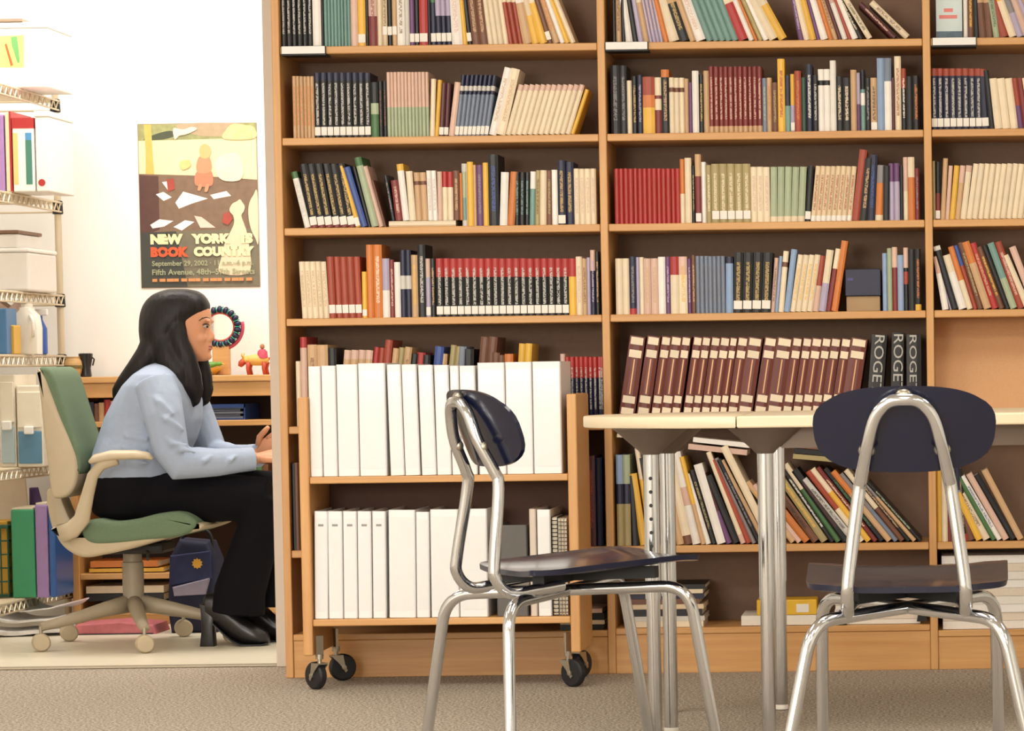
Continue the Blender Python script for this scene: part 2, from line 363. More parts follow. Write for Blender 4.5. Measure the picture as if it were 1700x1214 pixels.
def book(w, h, d, col, opt, loc, rot, name='paperback_book', pages=True):
    o = link(name, cover_mesh(w, h, d, col, opt)); o.location = loc; o.rotation_euler = rot
    if pages: link('page_block', box_mesh(('p', round(w, 4), round(h, 4), round(d, 4)), (-w/2+.0017, w/2-.0017, .005, d-.004, .002, h-.003), PAGE, 'page_block'), o)
    if 's' in opt:
        sh = min(.024, h*.14); link('call_number_sticker', box_mesh(('s', round(w, 4), opt['s']), (-w*.46, w*.46, -.0012, .0012, 0, sh), STICK, 'call_number_sticker'), o, (0, 0, h*float(opt['s'])/100))
    return o
def parse_opts(s):
    opt = {}
    for k in s:
        if k.startswith('s'): opt['s'] = k[1:] or '6'
        elif k == 'H': opt['H'] = 1
        elif k == 'R': opt['R'] = 1
        else: opt[k[0]] = k[1:]
    return opt
def shelf_row(bay, lev, spec, yb=BY+.022, z=None):
    "tokens: [count*]width,top,tilt[>tilt],colour[/option...] in photo pixels; @x jumps to a pixel column"
    z = SHELF_Z[bay][lev] if z is None else z; x = None; run = 0
    for tok in spec.split():
        if tok[0] == '@': x = float(tok[1:]); continue
        n = 1
        if '*' in tok: n, tok = tok.split('*'); n = int(n)
        parts = tok.split('/'); w, top, tilt, col = parts[0].split(','); opt = parse_opts(parts[1:]); w = float(w); top = float(top); run += 1
        t0, t1 = (float(v) for v in tilt.split('>')) if '>' in tilt else (float(tilt),)*2
        hard = opt.pop('H', 0)
        for i in range(n):
            ti = t0+(t1-t0)*(i/(n-1) if n > 1 else 0)
            y = yb+random.uniform(0, .006)
            by = PX((P(x, 600, y).x, y, z))[1]; x0 = P(x, by, y).x; x1 = P(x+w, by, y).x
            hv = (by-top)*y/F; a = math.atan2(ti, by-top); L = hv/math.cos(a); th = (x1-x0)*math.cos(a)-.0006
            d = min(.2, max(.11, L*.68)) if L < .26 else .2
            L = round(L-abs(th*math.sin(a))*.5, 3); th = round(th, 4)
            jx, jz = (x0, -1) if ti <= 0 else (x1, 1)
            # stand on the lower corner
            off = Vector((-jz*th/2*math.cos(a), 0, jz*th/2*math.sin(a)))
            cx = jx+off.x; i3 = 'ABC'.index(bay); lo, hi = DIV[i3]+DT+.0006, DIV[i3+1]-.0006
            ex = [cx+s_*th/2*math.cos(a)+k_*L*math.sin(a) for s_ in (-1, 1) for k_ in (0, 1)]
            if max(ex) > hi: cx -= max(ex)-hi
            if min(ex) < lo: cx += lo-min(ex)
            kind = 'picture_book' if L >= .235 and bay+str(lev) in ('B2', 'C2') else 'hardcover_book' if hard or w >= 12.4 else 'booklet' if w <= 7.8 else 'paperback_book'
            hard = kind == 'hardcover_book'
            o = book(th, L, round(d, 2), col, opt, (cx, y, z+abs(off.z)+.0004), (0, a, 0), kind)
            BOOKS.append(dict(o=o, bay=bay, lev=lev, col=col, opt=opt, w=w, n=n, run=(bay, lev, run), tilt=ti, hard=hard, L=L, kind=kind))
            x += w
rows = {
('A', 7): "@467 6*8.8,-30,0,bk/tlg 14,-28,0,wh 5,-24,0,bk 8*5.5,-30,0,tl 12,-26,0,pk 13,-28,0,ye/s 5,-20,0,bk 14,-30,0,pk/ldr/tdr 9,-22,0,cr 8,-26,0,iv/s18/tbk 8,-24,0,bk/s18 8,-26,0,tn/s18 13,-26,0,wh/tbr 8,-30,0,lg 8,-24,0,pu/s 8,-26,0,bk/s 14,-28,0,rd/s 5,-20,0,bk 9,-28,-1,nv/ugn/s 3*8.6,-30,-2,lv/s/lnv 18,-26,-6,wh/tpk 8,-28,-8,ye 8,-26,-10,bk/s 2*13,-28,-10,br/ttn 4*8.5,-26,-12,cr 3*8,-28,-15,rb/ucr 15,-26,-18,tn/uwh 13,-28,-22,iv/lye 13,-26,-26,ye/ucr 9,-26,-29,br/s 12,-28,-31,tn/tog 8,-26,-33,wh 9,-24,-36,ye 9,-28,-39,cr",
('A', 6): "@487 6*6,128,0,tn/tog 9*10.4,122,0,bk/tlg/s4/pnv/H 13,138,0,bk/mgg/lgn 2*7,136,0,bk/tbr 12*5.8,121,0,pk/lgg 8,132,4,cr 7,134,7,ye 2*8,139,6,mr/s3 10,138,12,pk 8*7,126,13>16,gb/unv/qlg/s2 13,114,29,wh/ttn/H 15,116,27,cr/H/ttn 12*9,142,24>26,cr/ppk 7,150,26,ye",
('A', 5): "@506 10,286,-21,wh/pgn/tlg 6*12.5,273,-17,bk/tgd/zdr/s4/H 9,276,-27,ye/s2 11,278,-28,bl/lbl 6,278,-24,bk 12,262,-27,gg/pgn/H 9,277,-26,pk 4,300,-20,br @768 9,273,0,lg 10,270,0,ye 5,275,0,tn 11,275,0,pu/tgy 9,271,0,ye 17,258,0,bk/H/tbl 13,287,4,wh 12,286,7,og 3*8.3,287,2,bk/ttl 9,286,3,tl/uwh 8,284,3,ol/tbr 11,284,2,cr 10,284,1,br/tol 10,283,0,wh 13,267,0,nv/tgd/s2/H 14,270,0,nv/tgd/H 4*9.2,281,0,cr/tpk",
('A', 4): "@502 5*9,435,-4,cr/ttn 5*11,427,-3,rb/s8 8,452,0,ye/s4 11,407,0,og/H 15,407,0,og/tcr/H 12,430,0,lv/lwh 8,432,0,dr/tpk 10,436,0,wh 2*9,416,0,nv/mlg/H 11,424,0,tn/tye 13,407,0,bk/tlg/H 8,430,0,lv/upk/s3 8,430,0,bk/ttn @725 19*11.6,430,0,bk/urd/tlg/s4 12,430,0,ye/urd 10,427,0,cr/tpk 8,430,0,tn/tbr 6,428,0,lv 8,416,0,nv/upk/tlv/H 7,418,0,bk/ttn",
('A', 3): "@493 8,600,0,cr 11,560,0,pk/prd @513 16,573,0,tn/tbr 18,573,0,tn/H 14,578,0,bk/H 4*12,582,13,tn/ppk 9,577,15,rd 9,578,15,rb 12,565,16,rb/H 10,579,16,tn 10,578,16,ol 12,577,16,tn/tbr 12,588,14,bk 14,586,12,rd 12,590,8,bk 15,576,16,bl 11,588,10,tn/tbr 10,574,16,ol 8,576,15,ol 14,576,10,gb 18,580,4,bk/H 2*14,560,16,br/H 13,586,6,tn/ubr 14,590,0,br/H 14,588,0,og 2*11,571,10,ye @932 8,588,0,pk 9*7.6,593,0,nv/urd/tlg",
('A', 2): "@481 9,770,0,bk/H 9,768,0,br/H 10,770,0,bk @955 9,770,0,bk 12,762,0,dr/H 14,757,0,mr/trb/H 12,760,0,nv/H",
('B', 7): "@1017 6,-28,0,bk 9,-26,0,tn/tbr 7,-24,-1,bk 12,-20,-12,wh 9,-26,-14,bk 9,-24,-15,lv 9,-26,-17,tn/ucr 4*6,-28,-18,lv/tpk 9,-24,-22,og/ppk 18,-26,-25,cr 17,-24,-30,bk/utn/tgd 10,-26,-32,tn 18,-24,-34,wh/tpk 5*10.6,-26,-35,tl 17,-22,-36,rd/ucr 9,-26,-38,wh 7,-24,-39,og 8,-26,-40,ol 10,-20,-41,wh 16,-18,-43,cr 16,-18,-46,ye/ucr @1326 9,-24,-16,pu/tlv 10,-20,-20,cr 11,-22,-22,ye 7,-24,-23,pu 13,-20,-26,wh 8,-24,-27,og 8,-22,-28,tn/tbr 7,-20,-29,mr 9,-22,-30,wh/upk 7,-20,-31,rb 11,-20,-33,wh 9,-10,-38,bk/gcr @1440 11,-4,-42,cr/tdg",
('B', 6): "@1015 15,110,0,bk/H/tgy 12,110,0,bk/H/tgy 8,135,0,cr 9,128,0,bk/tgd 9,126,0,nv/tlv 20,129,0,og/urb/lye 11,130,0,dr/ucr/mcr 13,117,0,bk/pog/ttn 3*8.4,130,0,cr/qbr 7,132,0,tn 6,138,0,pu 11,119,0,wh/H 8,125,0,bk/tgd 9,119,0,tn 11*8,112,0,dr/tpk/ztn/H 8,131,0,gb/tgg 8,130,0,tn/tog 10,138,0,br/tol 12,99,0,ye/trd/H 9,126,0,nv/ltl 7,124,0,ye/llv/s2 11,119,0,rb/tog 8,130,0,dg 11,108,0,nv/twh/H 9,126,0,bk/tlg 2*10,116,0,wh/qbk 10,102,0,wh/H 11,128,0,bk/tcr 13,130,0,bk/tcr/H 10,117,0,tn 6,122,0,lv/lpu 8,117,0,tl/ubk/mwh 9,130,0,bk/tgy 11,130,0,tn/s2/tbk 12,98,0,lb/H 12,98,0,wh/ugb 5,130,0,mr 11,95,0,cr/H/trb 8,115,0,bk/urb/twh 11,128,0,bk/H 11,127,0,bk/tog",
('B', 5): "@1021 14*7.8,281,0,rd/trb 8,265,0,og/lcr 11,263,0,cr 6,276,0,bk/tol 10,257,0,dr/utn/s2 8,270,0,wh 9,275,0,ol/tcr 5*13,273,0,ol/tcr/s6 3*10.6,278,0,cr/tpk 5*11.3,278,1>5,gg/zcr 10,276,7,bk/s4 8*8.5,277,10,iv/trb/zwh 13,250,15,rb/H 13,264,11,bk/ttn 13,258,6,nv/tbl/H 13,275,5,og/ugy/zcr 11,276,2,bk 2*9,272,0,lv/upu 6,276,0,bk 8,262,0,pk/lcr 11,262,0,og/ucr 8,280,0,dr/tgy",
('B', 4): "@1023 2*11.5,430,0,cr 11,427,0,nv/zrd/tgy 6,428,0,lv 7,428,0,cr 2*12,430,0,pk/ttn 12,427,0,wh 8,427,0,pu/tlv 14,427,0,cr/urd 14,427,0,cr/upk/tye 7,430,0,pu/tlv 7,424,0,br/ttn 7*7,426,0,gb/tgy 12,427,1,lb/pnv 4*15.5,420,3>5,bk/tgd/s6/H 7,429,8,pk/tbr 6,426,9,lb/tlv 9,418,10,cr/qbr 10,415,14,lb/H 4*9.4,424,15,cr/tye 10,425,13,rb/lpk 12,416,15,cr/llv 9,414,18,dr/ucr 11,401,19,og/H @1466 8,421,0,lb 8,413,0,gg 9,411,0,dr/upk 10,424,0,lb/tlv 8,412,0,bk/mrb/upk 11,415,0,bk/H 10,414,0,bk/tog/zye",
('B', 2): "@1025 11,755,0,nv/ulb/lol 12,755,0,nv/ugg/lol 13,790,-4,bk @1063 12,786,-16,ye @1078 8,744,-22,ye/ucr 9,760,-24,bk @1100 12,752,-24,br/H 12,756,-25,bk/ltn 12,757,-26,br/ltn 14,757,-30,cr/zbr 14,750,-32,wh/mpk 8,758,-34,ye/ltn 9,787,-34,wh 10,780,-36,bk/tol 15,770,-38,wh/H 10,786,-42,mr/lpu 14,790,-46,bk/H 9,750,-56,cr/zpk 10,763,-58,rb/H 8,760,-62,gy 9,762,-66,bk/tgy 9,764,-70,tn 14,740,-78,cr @1313 11.0,800,-76,tn/tye 11.0,805,-76,pk 14.6,800,-78,og/H 14.6,790,-80,br/tbk 14.6,780,-82,ol/tye 9.8,775,-84,bk/twh 11.0,770,-88,gn/ucr 14.6,780,-86,bk/tmr 13.4,795,-84,lg/tbk 11.0,782,-90,rb/lcr 12.2,778,-94,ye/ucr 9.8,776,-96,dr/tcr 12.2,778,-95,bk/tgn 12.2,782,-94,tn/uog 9.8,786,-92,gy/lgb 11.0,780,-94,cr/lbr 9.8,788,-90,bk/ttn 9.8,790,-92,tn/ugy 9.8,800,-88,bk/tgg",
('C', 7): "@1600 7,-26,0,wh 10,-28,0,br/tye 9,-20,-2,bk 2*12,-22,-6,br/utn 10,-24,-12,gg/tdg 16,-22,-24,rb/H 13,-26,-30,cr/uye 12,-24,-30,gy/llv 12,-24,-32,pk 11,-22,-34,lv 12,-24,-36,tn",
('C', 6): "@1546 8*10.6,115,0,nv/prb/tlg/s5/H 12,116,-5,nv/prb/s5/H 9,118,-9,bk 3*13,131,-9,cr 9,131,-10,rb/lpu 10,130,-11,dr 12,130,-12,cr 12,128,-12,nv",
('C', 5): "@1548 5,268,0,ol 8,270,1,bk/ldr/s2 8,264,6,tn 7,276,7,pk 9,276,9,ye 9,276,10,tn/upk 10,276,11,cr/ppk 12*9.4,273,13,cr 5*9,275,13,iv/qdr",
('C', 4): "@1557 11,426,-14,wh/upk 12,409,-27,wh/llv 12,416,-28,bk/tnv 14,424,-27,wh/ucr 10,410,-31,og/lcr 8,408,-32,rb/ubl 10,403,-33,br/tol 13,402,-36,tn/uog 12,404,-37,rd/ttn 10,410,-37,br/tye 9,408,-38,bk 12,404,-38,tl/lgg 12,402,-38,rb/tpk 12,424,-38,cr 12,410,-38,pk",
('C', 2): "@1556 8,775,0,ye/H 10,770,0,cr 6,775,0,dr 6,772,0,cr 9,774,0,lb/unv 12,778,-8,bk/ttn/zrd 14,800,-30,rb/lbr 12,770,-58,ye/H 14,785,-62,cr/tbr 9,780,-64,gn 10,790,-62,wh/tbl 12,786,-62,pk/H 12,788,-62,bk 12,780,-60,tn",
}
for (b, l), s in rows.items(): shelf_row(b, l, s.replace('/gcr', '/tcr'))
PAL['en'] = ('russet', (104, 45, 35)); PAL['lc'] = ('cream', (198, 166, 132))
# a cream volume lying flat with upright books standing on it
zf = SHELF_Z['A'][5]; xa, xb = P(646, 377, BY+.02).x, P(757, 376, BY+.02).x
fb = book(.0165, xb-xa, .15, 'cr', {}, (xa, BY+.016, zf+.0085), (0, math.pi/2, 0), 'hardcover_book')
tag(fb, 'thick cream hardcover lying flat under upright books, fifth shelf, doorway bay', 'hardcover book')
shelf_row('A', 5, "@650 7,292,-12,bk/tgy 12,300,-7,dr/tpk 11,273,-9,wh/pye 11,285,-5,cr 2*10,287,-3,tn/qbr 2*8,284,-2,wh/tlg 8,286,0,pk 2*9,286,0,cr/urd 11,284,0,br/ttn 5,288,0,og 6,286,0,gg/ltl", yb=BY+.018, z=zf+.0172)
# two paperbacks fallen far over at the end of the top row
for (bx, by, tx, ty, th, c, o_, lab) in ((1503, 66, 1443, 8, 10, 'cr', {'t': 'br'}, 'cream paperback fallen far over against leaning row, seventh shelf, encyclopedia bay'),
                                         (1482, 67, 1425, 10, 8, 'mr', {'t': 'pk'}, 'maroon paperback fallen far over beneath a cream one, seventh shelf, encyclopedia bay')):
    y = BY+.03; z = SHELF_Z['B'][7]; p, q = P(bx, by, y), P(tx, ty, y); v = q-p; a = math.atan2(v.x, v.z); t = th*y/F
    o = book(t, round(v.length, 3), .12, c, o_, (p.x+t/2*math.cos(a), y, z+t/2*abs(math.sin(a))+.001), (0, a, 0)); tag(o, lab, 'paperback')
# encyclopedia set
BANDS.update(a=(0, .095), b=(.155, .245), c=(.73, .825), d=(.893, .985))
GOLDL = mat('gilt_line', (214, 160, 110), .4, .3)
tops = [(1049,1071),(1078,1096),(1102,1114),(1118,1132),(1136,1147),(1155,1166),(1170,1180),(1185,1196),(1200,1212),(1216,1224),(1229,1242),(1246,1266),(1273,1290),(1294,1316),(1320,1332),(1337,1349),(1352,1365),(1369,1382),(1384,1396),(1401,1414),(1417,1441)]
z = SHELF_Z['B'][3]
for i, (l, r) in enumerate(tops):
    y = BY+.02; nxt = tops[i+1][0] if i < len(tops)-1 else r+3; r2 = min(nxt-1, r+3)
    by = PX((P(l-21, 690, y).x, y, z))[1]; hv = (by-(559+i*.2))*y/F; a = math.atan2(21, by-560)-.0; x1 = P(r2-21, by, y).x; x0 = P(l-21-1, by, y).x
    th = round((x1-x0)*math.cos(a), 4); L = round(hv/math.cos(a)-th*math.sin(a)*.5, 3)
    o = book(th, L, .2, 'en', {}, (x1-th/2*math.cos(a), y, z+th/2*math.sin(a)+.0004), (0, a, 0), 'encyclopedia_volume')
    link('gilt_spine_line', box_mesh(('g', L), (-.0016, .0016, -.0006, .0006, L*.27, L*.71), GOLDL, 'gilt_spine_line'), o)
    for k_ in 'abcd':
        z0_, z1_ = BANDS[k_]; link('spine_label', box_mesh(('e', th, L, k_), (-th*.4, th*.4, -.0007, .001, L*max(z0_, .012), L*z1_), cov('lc'), 'spine_label'), o)
    wd = r-l
    lab = 'thick russet encyclopedia volume with cream spine labels in leaning set' if wd > 15 else 'slim russet encyclopedia volume with cream spine labels in leaning set'
    tag(o, lab, 'encyclopedia', 'thick encyclopedia volumes of the leaning set' if wd > 15 else 'slim encyclopedia volumes of the leaning set')
SILVER = mat('silver_print', (176, 172, 164), .45, .1)
for i, (l, r, ty, ti, lab) in enumerate(((1449, 1475, 556, 11, 'thick black thesaurus leaning against the end of the russet encyclopedias'), (1482, 1503, 553, 4, 'black thesaurus standing between two other black thesauruses'), (1506, 1531, 556, 1, 'black thesaurus with narrow lettering standing against the oak panel'))):
    y = BY+.02; by = PX((P(l, 690, y).x, y, z))[1]; a = math.atan2(ti, by-ty); x1 = P(r-ti, by, y).x; x0 = P(l-ti, by, y).x; th = round(x1-x0-.001, 4); L = round((by-ty)*y/F-th*math.sin(a)*.5, 3)
    o = book(th, L, .2, 'bk', {}, (x1-th/2, y, z+th/2*math.sin(a)+.0004), (0, a, 0), 'thesaurus'); tag(o, lab, 'thesaurus')
    me = text_mesh('lettering', "ROGET'S", .06, SILVER, .0003, bold=.0); bb = [v.co for v in me.vertices]; lx = max(v.x for v in bb)-min(v.x for v in bb); ly = max(v.y for v in bb)-min(v.y for v in bb)
    cw = (.028, .028, .021)[i]; M = Matrix(((0, cw/ly, 0, 0), (0, 0, -1, 0), (-.2/lx, 0, 0, 0), (0, 0, 0, 1))); me.transform(M)
    link('lettering', me, o, (-.0035 if i == 2 else 0, -.0006, L*.55))
# face-out book at the start of the end bay
y = BY+.05; p0, p1 = P(1552, 64, y), P(1598, 64, y); z = SHELF_Z['C'][7]
fo = link('picture_book', MB().rbox(p0.x+.004, p1.x, y, y+.012, z+.001, z+.145, .001, seg=1).mesh('face_out_cover', mat('cover_ice_blue', (206, 222, 222), .3, var=.05)))
tag(fo, 'pale blue book standing face out at the start of the end bay', 'picture book')
zz = lambda py: P(1575, py, y).z
MB().box(p0.x+.0045, p1.x-.0005, y-.0006, y+.002, z+.0015, zz(52)).build('cover_picture', mat('cover_sea_picture', (70, 96, 112), .35, var=.6, scale=70), fo)
RP = mat('pink_print', (226, 130, 124), .5)
MB().box(*(P(1567, 17, y).x, P(1582, 17, y).x, y-.0006, y+.002, zz(20), zz(14))).box(P(1559, 28, y).x, P(1589, 28, y).x, y-.0006, y+.002, zz(31), zz(25)).build('title_print', letter('wh', 'rd') if False else RP, fo)
MB().box(p0.x+.006, p1.x-.001, y+.0125, y+.0127, z+.002, z+.14).build('back_page', PAGE, fo)
# navy box on a tan block in the gap of the fourth shelf
y = BY+.04; z = SHELF_Z['B'][4]; q0, q1, q2 = P(1405, 492, y), P(1461, 492, y), P(1403, 447, y)
tb = MB().rbox(q0.x, q1.x, y+.01, y+.16, z+.0005, q0.z, .002).build('cardboard_block', mat('tan_card', (176, 148, 112), .8, var=.06)); tag(tb, 'tan cardboard block carrying a navy box between the rows of books', 'box')
nb = thing('book_box', 'navy cloth covered box resting on a tan block between books', 'box', ((q0.x+q1.x)/2, y, q0.z))
w2 = (q1.x-q0.x)/2
MB().rbox(-w2-.003, w2+.003, 0, .17, .0005, q2.z-q0.z, .002).build('case', cov('nv'), nb); MB().box(-w2+.004, -w2+.02, -.0006, .001, .045, .052).build('title_mark', mat('mark_violet', (74, 70, 130), .5), nb)

# ---- labels for the shelved books
def thick(b): return '' if b['kind'] == 'booklet' else 'thin ' if b['w'] <= 8.2 else 'thick ' if b['w'] >= 13 else ''
def deco(b):
    o = b['opt']
    if 's' in o: return ' with white sticker'
    if 'u' in o and o['u'] != b['col']: return ' with %s top' % PAL[o['u']][0]
    if 'l' in o: return ' with %s foot' % PAL[o['l']][0]
    if 'm' in o: return ' with %s band' % PAL[o['m']][0]
    if 'q' in o: return ' with %s band' % PAL[o['q']][0]
    if 'p' in o: return ' with %s top' % PAL[o['p']][0]
    if 't' in o: return ' titled in %s' % PAL[o['t']][0]
    return ''
NUM = {2: 'two', 3: 'three', 4: 'four', 5: 'five', 6: 'six', 7: 'seven', 8: 'eight', 9: 'nine', 11: 'eleven', 12: 'twelve', 14: 'fourteen', 19: 'nineteen'}
KIND = dict(picture_book='picture book', hardcover_book='hardcover', booklet='booklet', paperback_book='paperback')
def base(b):
    k = KIND[b['kind']]
    s = '%s%s %s%s' % (thick(b), PAL[b['col']][0], k, deco(b))
    if b['n'] > 1: s += ', in row of %s' % NUM[b['n']]
    return s
for i, b in enumerate(BOOKS):
    b['loc'] = ', %s shelf, %s' % (ORD[b['lev']], BAYN[b['bay']])
    b['lab'] = base(b)+b['loc']
    def nb(k, step):
        j = i+step
        while 0 <= j < len(BOOKS) and BOOKS[j]['run'] == b['run']: j += step
        return PAL[BOOKS[j]['col']][0] if 0 <= j < len(BOOKS) and (BOOKS[j]['bay'], BOOKS[j]['lev']) == (b['bay'], b['lev']) else None
    b['pv'], b['nx'] = nb(i, -1), nb(i, 1)
def owners():
    d = {}
    for b in BOOKS: d.setdefault(b['lab'], set()).add(b['run'])
    return d
own = owners()
for b in BOOKS:
    if len(own[b['lab']]) > 1: b['lab'] = base(b)+(' after %s' % b['pv'] if b['pv'] else ' before %s' % b['nx'])+b['loc']
own = owners()
for b in BOOKS:
    if len(own[b['lab']]) > 1 and b['pv'] and b['nx']: b['lab'] = base(b)+' between %s and %s' % (b['pv'], b['nx'])+b['loc']
grp = {}
for b in BOOKS: grp.setdefault(b['lab'], []).append(b)
for i, (lab, bs) in enumerate(grp.items()):
    for b in bs: tag(b['o'], lab, KIND[b['kind']], ('matching '+lab)[:90] if len(bs) > 1 else '%s shelf of the %s' % (ORD[b['lev']], BAYN[b['bay']]))
from collections import Counter; print(Counter(b['kind'] for b in BOOKS)); print('BOOKS', len(BOOKS), 'labels', len(grp), 'longest', max(len(l.split()) for l in grp))
# ---- lying things
def lying(name, px0, px1, ytop, ybot, Y, depth, mt, label, cat, slope=0, group=None, pages=None):
    "a flat book or box seen edge on, resting with its lower edge at ybot"
    a, b = P(px0, ybot, Y), P(px1, ybot, Y); t = (ybot-ytop)*Y/F
    e = thing(name, label, cat, ((a.x+b.x)/2, Y, min(a.z, b.z) if slope == 0 else (a.z+b.z)/2), group=group); e.rotation_euler = (0, slope, 0); w = (b.x-a.x)/2
    c = min(.0018, t*.2)
    MB().box(-w, w, 0, depth, 0, c).box(-w, w, 0, depth, t-c, t).box(-w, w, 0, .003, c, t-c).build('cover', mt, e)
    MB().box(-w+.003, w-.003, .003, depth-.003, c, t-c).build('page_block', pages or PAGE, e); return e

# ------------------------------------------------------------------ things lying on the lower shelves
def flatpile(specs):
    for s in specs: lying(*s[:10], **(s[10] if len(s) > 10 else {}))
cm = lambda k: cov(k)
Y2 = BY+.035
flatpile([
 ('picture_book', 1142, 1240, 742, 751, Y2, .2, cm('pk'), 'pale pink picture book lying across the tops of leaning picture books', 'picture book', dict(slope=.12)),
 ('picture_book', 1150, 1244, 731, 739, Y2, .2, cm('wh'), 'white picture book lying uppermost across leaning picture books', 'picture book', dict(slope=.12)),
 ('picture_book', 1316, 1420, 758, 766, Y2, .2, cm('ol'), 'olive picture book lying undermost on slanted books behind the chair', 'picture book', dict(slope=.1)),
 ('picture_book', 1318, 1424, 749, 757, Y2, .2, cm('bk'), 'black picture book lying flat between olive and brown books', 'picture book', dict(slope=.1)),
 ('picture_book', 1322, 1420, 740, 748, Y2, .2, cm('br'), 'brown picture book lying flat under an orange one', 'picture book', dict(slope=.1)),
 ('picture_book', 1332, 1420, 731, 739, Y2, .2, cm('og'), 'orange picture book lying topmost on the slanted books', 'picture book', dict(slope=.1)),
 ('picture_book', 1024, 1062, 721, 727, Y2, .2, cm('cr'), 'cream picture book lying flat over two upright lavender topped books', 'picture book', dict(slope=.06))])
# magazine pile on the base deck of the encyclopedia bay
zd = SHELF_Z['B'][1]+.0008; zz0 = zd
for i, (w0, w1, t, c, pg) in enumerate([(1042, 1168, 10, 'cr', 0), (1040, 1170, 8, 'lg', 0), (1044, 1166, 12, 'bk', 1), (1041, 1169, 8, 'iv', 0), (1046, 1162, 9, 'br', 0), (1043, 1170, 9, 'nv', 1), (1042, 1168, 7, 'cr', 0), (1046, 1172, 8, 'bk', 1)]):
    a, b = P(w0, 1040, BY+.03).x, P(w1, 1040, BY+.03).x; t = t*BY/F
    e = thing('magazine', '%s magazine, %s, in pile on base of encyclopedia bay' % (PAL[c][0], ('lowest', 'second from base', 'third from base', 'fourth from base', 'fifth from base', 'sixth from base', 'second from top', 'topmost')[i]), 'magazine', ((a+b)/2, BY+.025+.003*(i % 3), zz0), group='magazine pile'); w = (b-a)/2
    MB().box(-w, w, 0, .21, 0, .0012).box(-w, w, 0, .21, t-.0016, t-.0004).box(-w, w, 0, .002, .0012, t-.0016).build('cover', cov(c), e)
    MB().box(-w+.002, w-.002, .002, .205, .0012, t-.0016).build('page_block', PAGE, e); zz0 += t
def carton(name, px0, px1, ytop, z, Y, d, mt, label, cat, r=.003):
    a, b = P(px0, 1000, Y).x, P(px1, 1000, Y).x; zt = P((px0+px1)/2, ytop, Y).z
    return tag(MB().rbox(a, b, Y, Y+d, z+.0005, zt, r).build(name, mt), label, cat), zt
pp, zt = carton('paper_stack', 1230, 1362, 1022, zd, BY+.03, .2, mat('ream_paper', (236, 230, 218), .7, var=.1, scale=300), 'stack of white paper under a yellow box on the bookcase base', 'paper', .001)
yb, zt = carton('card_box', 1256, 1356, 996, zt, BY+.03, .12, mat('yellow_card', (232, 184, 48), .5), 'yellow card box with white label lying on white paper', 'box')
p = P(1322, 1010, BY+.03); MB().box(p.x, p.x+.036, BY+.0292, BY+.031, p.z-.012, p.z+.012).build('label', STICK, yb)
def papers(px0, px1, ytop, z, Y, n, label, clips=()):
    e = thing('paper_stack', label, 'paper', (P((px0+px1)/2, 1000, Y).x, Y, z)); a = P(px0, 1000, Y).x-e.location.x; b = P(px1, 1000, Y).x-e.location.x; h = P((px0+px1)/2, ytop, Y).z-z
    for i in range(n):
        j = random.uniform(-.004, .004); MB().box(a+.005+j, b-.005+j, random.uniform(0, .006), .22, h*i/n+.0004, h*(i+1)/n-.0004).build('sheaf', mat('sheaf_%d' % (i % 3), ((238, 232, 222), (230, 216, 198), (244, 240, 234))[i % 3], .7, var=.08, scale=250), e)
    for cx, cz in clips:
        c = P(cx, cz, Y); x = c.x-e.location.x; zc = max(c.z-z, .02)
        MB().prism([(x-.016, zc-.02), (x+.016, zc-.02), (x+.008, zc+.004), (x+.012, zc+.018), (x-.006, zc+.022), (x-.012, zc+.002)], -.012, .001, bevel=.001).build('binder_clip', BLACK, e)
papers(1382, 1531, 996, zd, BY+.03, 5, 'loose stack of white papers with black clips under the navy chair', ((1397, 1030), (1531, 1020)))
papers(1561, 1760, 922, SHELF_Z['C'][1]+.0008, BY+.03, 9, 'tall stack of white paper reams on base of end bay')
for i, (w0, w1, t, c) in enumerate([(981, 1002, 9, 'bk'), (981, 1004, 7, 'iv'), (981, 1003, 12, 'bk'), (981, 1000, 7, 'pk')]):
    zb = SHELF_Z['A'][1]+.0008+[0, 9, 16, 28][i]*BY/F; a, b = P(930, 1040, BY+.03).x, P(w1, 1040, BY+.03).x
    e = thing('magazine', '%s magazine, %s, in short pile behind the book cart' % (PAL[c][0], ('lowest', 'second from base', 'third from base', 'topmost')[i]), 'magazine', ((a+b)/2, BY+.03, zb), group='magazines behind cart'); w = (b-a)/2; t = t*BY/F
    MB().box(-w, w, 0, .2, 0, .0012).box(-w, w, 0, .2, t-.0016, t-.0004).box(-w, w, 0, .002, .0012, t-.0016).build('cover', cov(c), e); MB().box(-w+.002, w-.002, .002, .196, .0012, t-.0016).build('page_block', PAGE, e)

# ------------------------------------------------------------------ book cart with binders
KY = 8.635; KD = .30
kx0, kx1 = P(498, 850, KY).x, P(960, 850, KY).x
ck = thing('book_cart', 'oak book cart on black casters in front of the bookcase, loaded with binders', 'cart', ((kx0+kx1)/2, KY, 0)); kw = (kx1-kx0)/2; PT = .027
ztop = P(505, 660, KY).z; zbot = .108
for s in (-1, 1): MB().rbox(s*kw-(PT if s > 0 else 0), s*kw+(PT if s < 0 else 0), 0, KD, zbot-.012, ztop, .004).build('end_panel', OAKZ, ck)
zu, zl = P(700, 790, KY).z, P(700, 1027, KY).z
for z in (zu, zl): MB().rbox(-kw+PT+.0005, kw-PT-.0005, .004, KD-.004, z-.019, z, .003).build('shelf', OAKX, ck)
MB().box(-kw+PT+.0005, kw-PT-.0005, KD-.016, KD-.006, zl+.0005, zu-.0195).build('back_board', mat('cart_back', (92, 64, 50), .7), ck)
MB().rbox(-kw+PT+.0005, kw-PT-.0005, KD-.02, KD-.004, zu+.001, zu+.12, .003).build('back_rail', OAKX, ck)
STEEL = mat('zinc_steel', (176, 168, 152), .32, .85)
